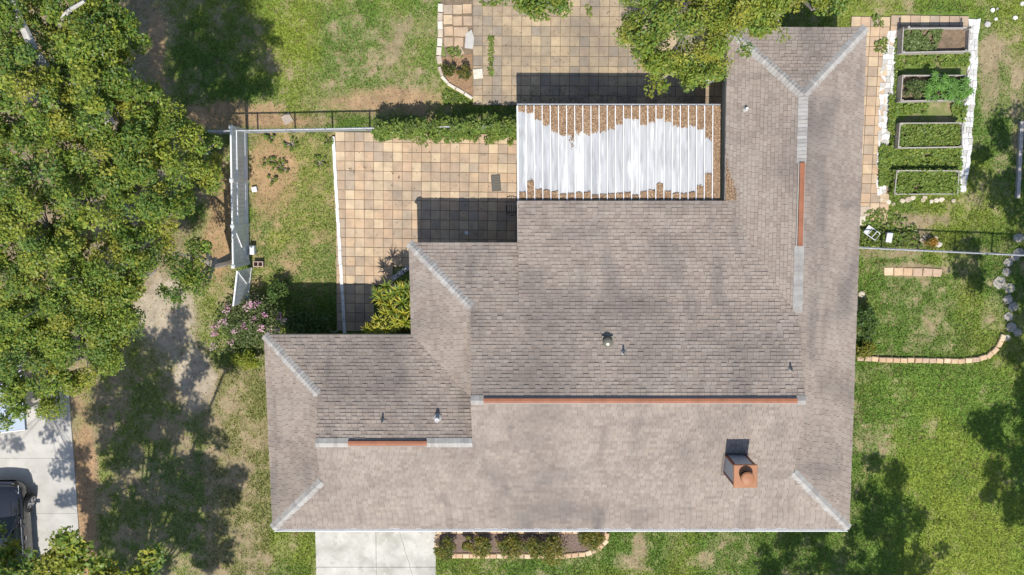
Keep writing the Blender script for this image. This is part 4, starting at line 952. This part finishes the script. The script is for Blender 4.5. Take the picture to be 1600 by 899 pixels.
# air conditioner
q = P(1112,116,.0); root = empty('air_conditioner', (q.x,q.y,.035), 'grey air conditioning unit beside the wing wall, under the leaning tree', 'air conditioner')
m_ac = M('ac_casing', (.50,.52,.52), .5, .08); ax, ay = q.x-.35, q.y
mb = MB(); mb.box((ax,ay,.45), (.75,.75,.83), ch=.04); mb.build('casing', m_ac, root)
mb = MB()
for r in (.1,.17,.24,.31): mb.tube([(ax+r*math.cos(t), ay+r*math.sin(t), .885) for t in [2*math.pi*k/20 for k in range(21)]], .007, 5)
for k in range(6): mb.tube([(ax+.31*math.cos(k*math.pi/6), ay+.31*math.sin(k*math.pi/6), .885),(ax-.31*math.cos(k*math.pi/6), ay-.31*math.sin(k*math.pi/6), .885)], .006, 4)
mb.build('fan_grille', m_dark, root)
mb = MB(); mb.lathe((ax,ay,.866), [(.33,0),(.33,.006),(.05,.008)], 20); mb.build('fan_opening', m_dark, root)
# cinder block, white bin, stone, loose paver
q = P(403,413,.2); mb = MB(); m_block = M('pink_block', (.50,.36,.33), .9, .12)
for dy in (-.09, .09): mb.box((q.x,q.y+dy,.1), (.39,.025,.2))
for dx in (-.18, 0, .18): mb.box((q.x+dx,q.y,.1), (.03,.155,.2))
tag(mb.build('cinder_block', m_block), 'pinkish hollow concrete block at the gate hinge', 'block')
q = P(394,391,.2); mb = MB(); mb.box((q.x,q.y,.16), (.2,.34,.32), ch=.05); jug = mb.build('plastic_jug', m_white); tag(jug, 'white plastic jug beside the vinyl fence', 'jug')
mb = MB(); mb.lathe((q.x,q.y+.08,.32), [(.035,0),(.035,.05),(.03,.055)], 10); mb.build('cap', m_white, jug)
q = P(397,296,.1); mb = MB(); mb.box((q.x,q.y,.06), (.2,.2,.12), rz=.2, ch=.02); tag(mb.build('white_box', m_white), 'small white box beside the middle of vinyl fence', 'box')
me = chamfer_mesh('stepping_stone', .36, .36, .06, .01, m_rock)
for (px, py, r, lab) in ((449,186,.5,'tilted square paver lying in dirt by the fence rail'),(747,116,.08,'loose square paver beside the mulch bed'),(1351,330,.0,'single square paver at the south end of side path'),(1345,345,.05,'half hidden paver by the east wall')):
    q = P(px, py); o = inst('stepping_stone', me, (q.x,q.y,-.005 if px != 747 else .037), None, rot=(0,0,r)); tag(o, lab, 'paver', 'loose square pavers')
q = P(1345,460); mb = MB(); mb.lathe((q.x+.02,q.y,0), [(.13,0),(.14,.04),(.1,.07),(.02,.075)], 9); tag(mb.build('stepping_stone', m_rock), 'round tan stone against the east wall', 'stone')
# white plastic chair frame lying, white board
q = P(1362,364,.1); root = empty('folding_chair', (q.x,q.y,0), 'white folding chair frame lying in the weeds by the east wall', 'chair')
def rot2(a_, x, y): return (q.x+x*math.cos(a_)-y*math.sin(a_), q.y+x*math.sin(a_)+y*math.cos(a_))
a_ = -.6
for nm, pts in (('frame', [(-.28,-.16),(.28,-.16),(.28,.16),(-.28,.16),(-.28,-.16)]),('frame', [(-.1,-.16),(-.06,.16)]),('frame', [(.1,-.16),(.13,.16)])):
    mb = MB(); mb.tube([(*rot2(a_, *p), .12) for p in pts], .018, 6); mb.build(nm, m_white, root)
mb = MB(); mb.box((*rot2(a_, -.19, 0), .10), (.15,.28,.02), rz=a_); mb.build('seat', m_white, root)
mb = MB()
for p in ((-.26,-.14),(.26,.14),(.26,-.14),(-.26,.14)): mb.tube([(*rot2(a_, *p), .12),(*rot2(a_, *p), .0)], .014, 5)
mb.build('leg', m_white, root)
q = P(1388,371,.12); mb = MB(); mb.box((q.x,q.y,.10), (.2,.36,.2), rz=-.15, ch=.03); o = mb.build('storage_tub', M('grey_plastic', (.62,.63,.62), .5)); tag(o, 'pale grey plastic tub in the weeds by the east fence', 'tub')
mb = MB(); mb.box((q.x,q.y,.21), (.23,.39,.02), rz=-.15, ch=.008); mb.build('lid', m_white, o)
# timber along the right edge
mb = MB(); mb.bar((*P(1594,190)[:2],.06),(*P(1588,310)[:2],.06),.13,.14); tag(mb.build('landscape_timber', m_wood), 'weathered timber edging at the right edge', 'timber')
# garden hose by the kerb
q = P(522,515,.0); pts = [(q.x+.25*math.cos(t), q.y+.15+.25*math.sin(t), .03+.005*t) for t in np.linspace(2.2, 7, 14)]
mb = MB(); mb.tube(pts, .014, 6); tag(mb.build('garden_hose', M('hose', (.45,.48,.42), .5)), 'short loop of grey hose beside the white kerb', 'hose')

# ------------------------------------------------------------------ neighbour's building corner
c = P(37, 672, 2.7); nb = empty('neighbour_house', (c.x-4, c.y+3, 0), 'pale roof corner of the neighbouring building at left edge', 'building')
m_nroof = M('neighbour_roof', (.40,.46,.53), .6, .1, 2)
x1, y0 = c.x, c.y
mb = MB(); zr = lambda x, y: 2.62+(x1-x)*.03
mb.prism([(x1-8,y0-.9),(x1,y0),(x1,y0+2.4),(x1-8,y0+2.4)], lambda x,y: zr(x,y)-.12, zr); nr_ = mb.build('roof', m_nroof, nb)
for k in range(3):
    mb = MB(); yy = y0+.4+k*.75; mb.bar((x1-8,yy,zr(x1-8,0)+.02),(x1-.03,yy,zr(x1,0)+.02),.04,.035); mb.build('seam', m_nroof, nr_)
mb = MB(); mb.prism([(x1-8,y0-.4),(x1-.5,y0+.5),(x1-.5,y0+1.9),(x1-8,y0+1.9)], -.1, 2.55); mb.build('wall', m_wall, nb)
mb = MB(); mb.bar((x1-8,y0-.925,zr(x1-8,0)-.1),(x1+.0,y0-.025,zr(x1,0)-.1),.03,.2); mb.build('fascia', m_white, nb)

# ------------------------------------------------------------------ parked car (nose to the north)
def make_car():
    W_ = 1.86; xr = P(50, 800, .3).x; xc = xr-W_/2; yn = P(20, 752, .55).y
    car = empty('parked_car', (xc, yn-2.3, .03), 'glossy black car with alloy wheels on the neighbour driveway', 'car')
    m_paint = M('car_paint', (.016,.016,.018), .12, 0, spec=.8); m_paint.node_tree.nodes['Principled BSDF'].inputs['Coat Weight'].default_value = 1
    m_cglass = bpy.data.materials.new('car_glass'); m_cglass.use_nodes = True; T = m_cglass.node_tree; b = T.nodes['Principled BSDF']
    b.inputs['Base Color'].default_value = (.02,.03,.04,1); b.inputs['Roughness'].default_value = .03
    tr = T.nodes.new('ShaderNodeBsdfTransparent'); tr.inputs[0].default_value = (.55,.6,.6,1); mx = T.nodes.new('ShaderNodeMixShader'); mx.inputs[0].default_value = .5
    T.links.new(b.outputs[0], mx.inputs[1]); T.links.new(tr.outputs[0], mx.inputs[2]); T.links.new(mx.outputs[0], T.nodes['Material Output'].inputs[0])
    m_seat = M('car_seat', (.40,.34,.24), .8, .1); m_rim = M('alloy', (.60,.61,.63), .3, .05, metal=.8); m_lens = M('lamp_lens', (.6,.62,.62), .1, .05, spec=.8)
    m_chrome = M('chrome', (.7,.7,.72), .15, 0, metal=1.)
    # stations: s = metres back from nose, half width, sill z, belt z, crown z (centre of hood / deck)
    st = [(0,.55,.42,.60,.66),(.10,.74,.33,.72,.77),(.35,.86,.30,.82,.89),(.75,.92,.30,.88,.96),(1.25,.93,.30,.93,1.02),(1.6,.93,.30,.95,1.03),(2.3,.93,.30,.96,1.0),(3.2,.93,.30,.99,1.02),(3.9,.91,.32,1.0,1.04),(4.35,.86,.36,.98,1.02),(4.6,.76,.42,.9,.92)]
    rings = []
    for s, hw, zs_, zb, zc in st:
        half = [(hw*.93, zs_), (hw, zs_+.12), (hw*1.0, (zs_+zb)/2), (hw*.985, zb-.07), (hw*.93, zb), (hw*.62, zb*.35+zc*.65), (hw*.25, zc)]
        rings.append([(xc+x, yn-s, z) for x, z in half]+[(xc-x, yn-s, z) for x, z in half[::-1]])
    n = len(rings[0]); mb = MB(); mb.add(sum(rings, []), [(i*n+k, i*n+(k+1) % n, (i+1)*n+(k+1) % n, (i+1)*n+k) for i in range(len(st)-1) for k in range(n)]+[tuple(range(n)), tuple(range((len(st)-1)*n, len(st)*n))[::-1]])
    body = mb.build('body', m_paint, car, smooth=True)
    # hood seam, grille, bumper strip
    mb = MB(); mb.box((xc, yn-.03, .52), (1.0,.06,.16)); mb.build('grille', m_dark, body)
    for sx in (-1,1): mb = MB(); mb.tube([(xc+sx*.44,yn-.2,.84),(xc+sx*.5,yn-.8,.955),(xc+sx*.55,yn-1.2,1.0)], .008, 5); mb.build('hood_seam', m_dark, body)
    # greenhouse
    gh = [(1.35,.80,.98,.76,1.0),(2.0,.80,.98,.60,1.44),(3.4,.80,1.0,.60,1.46),(4.2,.76,1.02,.68,1.06)]
    def gp(i, side, top): s, hb, zb, ht, zt = gh[i]; return Vector((xc+side*(ht if top else hb), yn-s, zt if top else zb))
    mb = MB(); mb.face([Vector((xc-.74,yn-1.25,.99)),Vector((xc+.74,yn-1.25,.99)),Vector((xc+.58,yn-1.98,1.43)),Vector((xc-.58,yn-1.98,1.43))]); mb.build('windshield', m_cglass, car)
    mb = MB(); mb.face([Vector((xc-.58,yn-3.42,1.45)),Vector((xc+.58,yn-3.42,1.45)),Vector((xc+.72,yn-4.2,1.04)),Vector((xc-.72,yn-4.2,1.04))]); mb.build('rear_window', m_cglass, car)
    for sx in (-1, 1):
        X = lambda hw: xc+sx*hw
        for a0, a1, b0, b1 in ((1.5,2.42,2.05,2.42),(2.5,3.3,2.5,3.2)):
            mb = MB(); mb.face([(X(.87),yn-a0,.97),(X(.87),yn-a1,.98),(X(.64),yn-b1,1.42),(X(.64),yn-b0,1.41)]); mb.build('side_window', m_cglass, car)
        mb = MB()
        for p, q_ in (((X(.84),yn-1.28,.98),(X(.61),yn-2.0,1.44)),((X(.87),yn-2.46,.97),(X(.63),yn-2.46,1.44)),((X(.86),yn-3.36,.98),(X(.63),yn-3.28,1.45)),((X(.8),yn-4.2,1.03),(X(.6),yn-3.42,1.46))): mb.bar(p, q_, .07, .07)
        mb.build('pillar', m_paint, car)
        mb = MB(); mb.bar((X(.885),yn-1.4,.975),(X(.885),yn-4.0,1.0),.02,.02); mb.build('window_trim', m_chrome, car)
        for k, (d0, d1) in enumerate(((1.45,2.45),(2.48,3.35))):
            mb = MB(); mb.add([(X(.933),yn-d0,.40),(X(.933),yn-d1,.40),(X(.937),yn-d1,.66),(X(.937),yn-d0,.66),(X(.915),yn-d1+.01,.9),(X(.915),yn-d0-.01,.88)], [(0,1,2,3),(3,2,4,5)]); dd = mb.build('door', m_paint, car)
            mb = MB(); mb.bar((X(.945),yn-d1+.32,.82),(X(.945),yn-d1+.14,.82),.025,.03); mb.build('handle', m_chrome, dd)
        mb = MB(); mb.box((X(1.02),yn-1.62,1.04), (.2,.1,.14), ch=.03); mi = mb.build('mirror', m_paint, car)
        mb = MB(); mb.add([(X(.44),yn-.04,.66),(X(.74),yn-.12,.70),(X(.80),yn-.42,.83),(X(.66),yn-.3,.80)], [(0,1,2,3)]); mb.v = [(a_, b__, c_+.025) for a_, b__, c_ in mb.v]; mb.build('headlight', m_lens, car)
        for s, steer in ((.92,-.30),(3.62,0)):
            mb = MB(); wx, wy = X(.80), yn-s
            arch = [(X(.945), wy+.38*math.cos(t), .36+.38*math.sin(t)) for t in np.linspace(-.15, math.pi+.15, 15)]
            mb.tube(arch, .03, 6); mb.face([(X(.94), p[1], p[2]) for p in arch]); mb.build('wheel_arch', m_dark, car)
            # wheel: lathe about x axis, then steer
            def wheel_part(name, prof, mat, par, nn=24):
                m2 = MB(); ring = []
                for r, o_ in prof: ring.append([(o_, r*math.cos(2*math.pi*k/nn), r*math.sin(2*math.pi*k/nn)) for k in range(nn)])
                Rz = Matrix.Rotation(steer, 3, 'Z')
                vs = [Vector((wx+sx*.07, wy, .37))+Rz@Vector((sx*p[0], p[1], p[2])) for rr in ring for p in rr]
                m2.add(vs, [(i*nn+k, i*nn+(k+1) % nn, (i+1)*nn+(k+1) % nn, (i+1)*nn+k) for i in range(len(prof)-1) for k in range(nn)]+[tuple(range((len(prof)-1)*nn, len(prof)*nn))])
                return m2.build(name, mat, par)
            wh = empty('wheel', (wx, wy, .03)); wh.parent = car; wh.location = Vector((wx, wy, .03))-wl(car)
            wheel_part('tyre', [(.25,-.1),(.33,-.1),(.345,-.06),(.345,.06),(.335,.1),(.25,.11)], m_rubber, wh)
            wheel_part('rim_barrel', [(.25,.05),(.25,.10),(.235,.11),(.225,.06),(.05,.04)], m_dark, wh)
            m2 = MB(); Rz = Matrix.Rotation(steer, 3, 'Z'); O = Vector((wx+sx*.07, wy, .37))
            for k in range(5):
                t = 2*math.pi*k/5+.3
                for dt in (-.16,.16): m2.bar(O+Rz@Vector((sx*.115, .03*math.cos(t), .03*math.sin(t))), O+Rz@Vector((sx*.115, .235*math.cos(t+dt), .235*math.sin(t+dt))), .035, .035)
            cr = [O+Rz@Vector((sx*.11, .238*math.cos(2*math.pi*k/24), .238*math.sin(2*math.pi*k/24))) for k in range(25)]; m2.tube(cr, .014, 6)
            m2.build('rim', m_rim, wh)
    mb = MB(); mb.add([(xc-.6,yn-1.96,1.43),(xc+.6,yn-1.96,1.43),(xc+.63,yn-2.6,1.455),(xc+.62,yn-3.42,1.45),(xc-.62,yn-3.42,1.45),(xc-.63,yn-2.6,1.455),(xc,yn-1.96,1.47),(xc,yn-2.6,1.50),(xc,yn-3.42,1.49)], [(0,6,7,5),(6,1,2,7),(5,7,8,4),(7,2,3,8)]); mb.build('roof', m_paint, car, smooth=True)
    for sx in (-.4,.4):
        for s in (2.35, 3.15):
            mb = MB(); mb.box((xc+sx, yn-s, .92), (.5,.5,.16), ch=.05); mb.box((xc+sx, yn-s-.25, 1.13), (.48,.12,.5), ch=.04); mb.build('seat', m_seat, car)
    mb = MB(); mb.box((xc, yn-1.55, .97), (1.5,.35,.06)); mb.build('dashboard', m_dark, car)
make_car()

# ------------------------------------------------------------------ litter and grass (nobody could count them)
def scatter_litter(name, label, pts, size, rng, pal=PAL_LITTER, tilt=.5):
    n = len(pts); t = rng.random(n)*6.283; el = rng.normal(size=(n,2))*tilt*.35
    d = np.stack([np.cos(t), np.sin(t), el[:,0]], 1); s = np.stack([-np.sin(t), np.cos(t), el[:,1]], 1)
    L = (size*rng.uniform(.6, 1.4, n))[:, None]; pts = pts+np.array([0,0,.006])
    V = np.stack([pts-d*L*.5, pts+s*L*.27, pts+d*L*.5+np.array([0,0,.012]), pts-s*L*.27], 1).reshape(-1, 3); V[:,2] = np.maximum(V[:,2], np.repeat(pts[:,2], 4)-.012)
    pal = np.array(pal); C = pal[rng.integers(0, len(pal), n)]*rng.uniform(.7, 1.25, (n,1))
    o = quick_mesh(name, V, np.arange(4*n).reshape(-1,4), C, m_litter); tag(o, label, 'leaf litter', kind='stuff'); return o
rng = np.random.default_rng(201)
# in the pans of the patio cover: deep at both ends, ragged from pan to pan
pts = []
for k in range(NP):
    x0 = PX0+k*PW; pxk = 812+(k+.5)*12.6
    north = (np.interp(pxk, [812,822,832,845,858,870,885,900,915,932,950,965,978,985,992,1003,1018,1035,1052,1065,1080,1095,1108], [168,176,174,186,192,201,209,200,204,202,200,194,185,181,181,192,188,181,190,196,192,196,210])-165)/42
    south = (310-np.interp(pxk, [812,818,826,840,860,885,910,940,960,1000,1022,1030,1045,1075,1095,1110], [306,300,279,291,298,301,297,303,299,301,294,284,298,300,292,268]))/42+rng.uniform(-.03,.05)
    if k >= NP-1: north = 3.3
    n = int((north+south)*2300*PW/.29)
    y = rng.random(n); m_x = x0+.03+rng.random(n)*(PW-.045); rag = 1+.35*(fbm(m_x, m_x*0+k, 9, 3)-.5)+rng.normal(size=n)*.04
    y = np.where(y < north/(north+south), PY1-np.minimum(rng.random(n)*north*rag, PY1-PY0), PY0+rng.random(n)*south*rag)
    pts.append(np.column_stack([m_x, y, zP(y)+rng.random(n)*.03]))
q = rng.random((60,3)); pts.append(np.column_stack([2.25+rng.normal(size=60)*.05, 2.35+rng.normal(size=60)*.2, zP(2.3)+q[:,2]*.03]))
pts = np.vstack(pts); pts[:,0] = XH(pts[:,0], pts[:,1])
scatter_litter('leaf_litter', 'brown fallen leaves collected at both ends of the patio cover pans', pts, .062, rng)
# corner pile on the wing roof
n = 1500; y = .15+np.abs(rng.normal(size=n))*.45; x = XWW+.02+np.abs(rng.normal(size=n))*.13*np.clip(1.4-y, .15, 1)
keep = y < 2.2; x, y = x[keep], y[keep]
scatter_litter('leaf_litter', 'fallen leaves piled in the roof corner beside the patio cover', np.column_stack([XH(x, y), y, zWW(x, y)+.025+rng.random(len(x))*.02]), .06, rng)
HARD = [[tuple(q) for q in ((519,203),(815,203),(815,380),(645,380),(645,440),(585,440),(585,525),(537,525))], [(739,-40),(1180,-40),(1180,165),(739,165)], [(1330,20),(1392,20),(1386,345),(1330,345)], [(1385,20),(1520,20),(1520,48),(1385,48)],
        [(491,760),(681,760),(681,1000),(495,1000)], drv_poly, [(684,826),(950,826),(946,850),(915,868),(684,868)], [(686,-40),(740,-40),(740,155),(704,134),(688,110)], [(1372,45),(1408,45),(1390,308),(1366,308)], [(1512,28),(1532,28),(1512,302),(1496,302)],
        [(1408,42),(1518,42),(1500,306),(1396,306)]]
def free(x, y):
    px, py = Qn(x, y); k = np.ones(len(x), bool)
    for h in HARD: k &= ~inpoly(px, py, h)
    for x0, x1, y0, y1 in ((XW+.45,XE-.45,YS+.45,YL-.45),(XM+.45,XE-.45,YS,YN-.45),(XA+.4,XE-.45,YS,YA-.4),(XWW+.45,XE-.45,YS,YW-.45)): k &= ~((x > x0) & (x < x1) & (y > y0) & (y < y1))
    k &= (px > -60) & (px < 1660) & (py > -60) & (py < 960)
    return k
N = 900000; x = rng.uniform(-22.5, 22.5, N); y = rng.uniform(-16.5, 9.5, N); k = free(x, y); x, y = x[k], y[k]
g, gc, bare = ground_maps(x, y)
kg = rng.random(len(x)) < np.clip(g*1.05-.05, 0.03, 1)
def grass(x, y, g, gc):
    n = len(x); z = (fbm(x, y, 1.2, 31)-.5)*.05-.035
    t = rng.random(n)*6.283; L = rng.uniform(.06, .15, n)*(.6+.5*g); e = rng.uniform(.3, 1.25, n)
    tip = np.stack([np.cos(t)*np.cos(e)*L, np.sin(t)*np.cos(e)*L, np.sin(e)*L], 1); s = np.stack([-np.sin(t), np.cos(t), 0*t], 1)*rng.uniform(.012, .026, n)[:, None]
    p = np.stack([x, y, z], 1); V = np.stack([p-s, p+s, p+tip], 1).reshape(-1, 3)
    patch = fbm(x, y, 1.5, 77)
    C = gc*rng.uniform(.65, 1.6, (n,1)); dry = rng.random(n) < .05+.17*sst(.5, .7, patch); C[dry] = np.array((.30,.245,.11))*rng.uniform(.7, 1.2, (dry.sum(),1))
    o = quick_mesh('grass', V, np.arange(3*n).reshape(-1,3), C, m_grass, nside=3); tag(o, 'short patchy green grass of the lawns', 'grass', kind='stuff')
grass(x[kg], y[kg], g[kg], gc[kg])
kl = (~kg) & (rng.random(len(x)) < .09*np.where(bare[:,2] > .2, .3, 1))
scatter_litter('leaf_litter', 'dry leaves scattered over bare dirt around the lawns', np.column_stack([x[kl], y[kl], (fbm(x[kl], y[kl], 1.2, 31)-.5)*.05-.025]), .06, rng, PAL_LITTER+[(.36,.27,.17)])

n = 260; a_ = rng.random(n); px = 530+rng.random(n)**.8*275; py = 215+rng.random(n)*210
q = np.array([tuple(P(u_, v_, .036)) for u_, v_ in zip(px, py)]); q = q[~((q[:,0] > XM) & (q[:,1] < YN+.1))]
spots = [(547,265),(570,263),(582,268),(614,270),(624,278),(612,290),(553,268)]
ex = np.array([tuple(P(u_+rng.normal()*1.2, v_+rng.normal()*1.2, .038)) for u_, v_ in spots for _ in range(9)])
scatter_litter('leaf_litter', 'few dry leaves and dark crumbs strewn on the tan patio', np.vstack([q, ex]), .045, rng, [(.12,.09,.06),(.20,.14,.09),(.30,.21,.13),(.09,.08,.06)])
n = 380; q = np.array([tuple(P(u_, v_, .036)) for u_, v_ in zip(745+rng.random(n)*250, rng.random(n)*160)]); n2_ = 700
q2 = np.array([tuple(P(u_, v_, .04)) for u_, v_ in zip(818+rng.random(n2_)*290, 161-np.abs(rng.normal(size=n2_))*9)])
scatter_litter('leaf_litter', 'fallen leaves on the shaded rear patio beside the patio cover', np.vstack([q, q2]), .055, rng, PAL_LITTER+[(.12,.09,.06)])
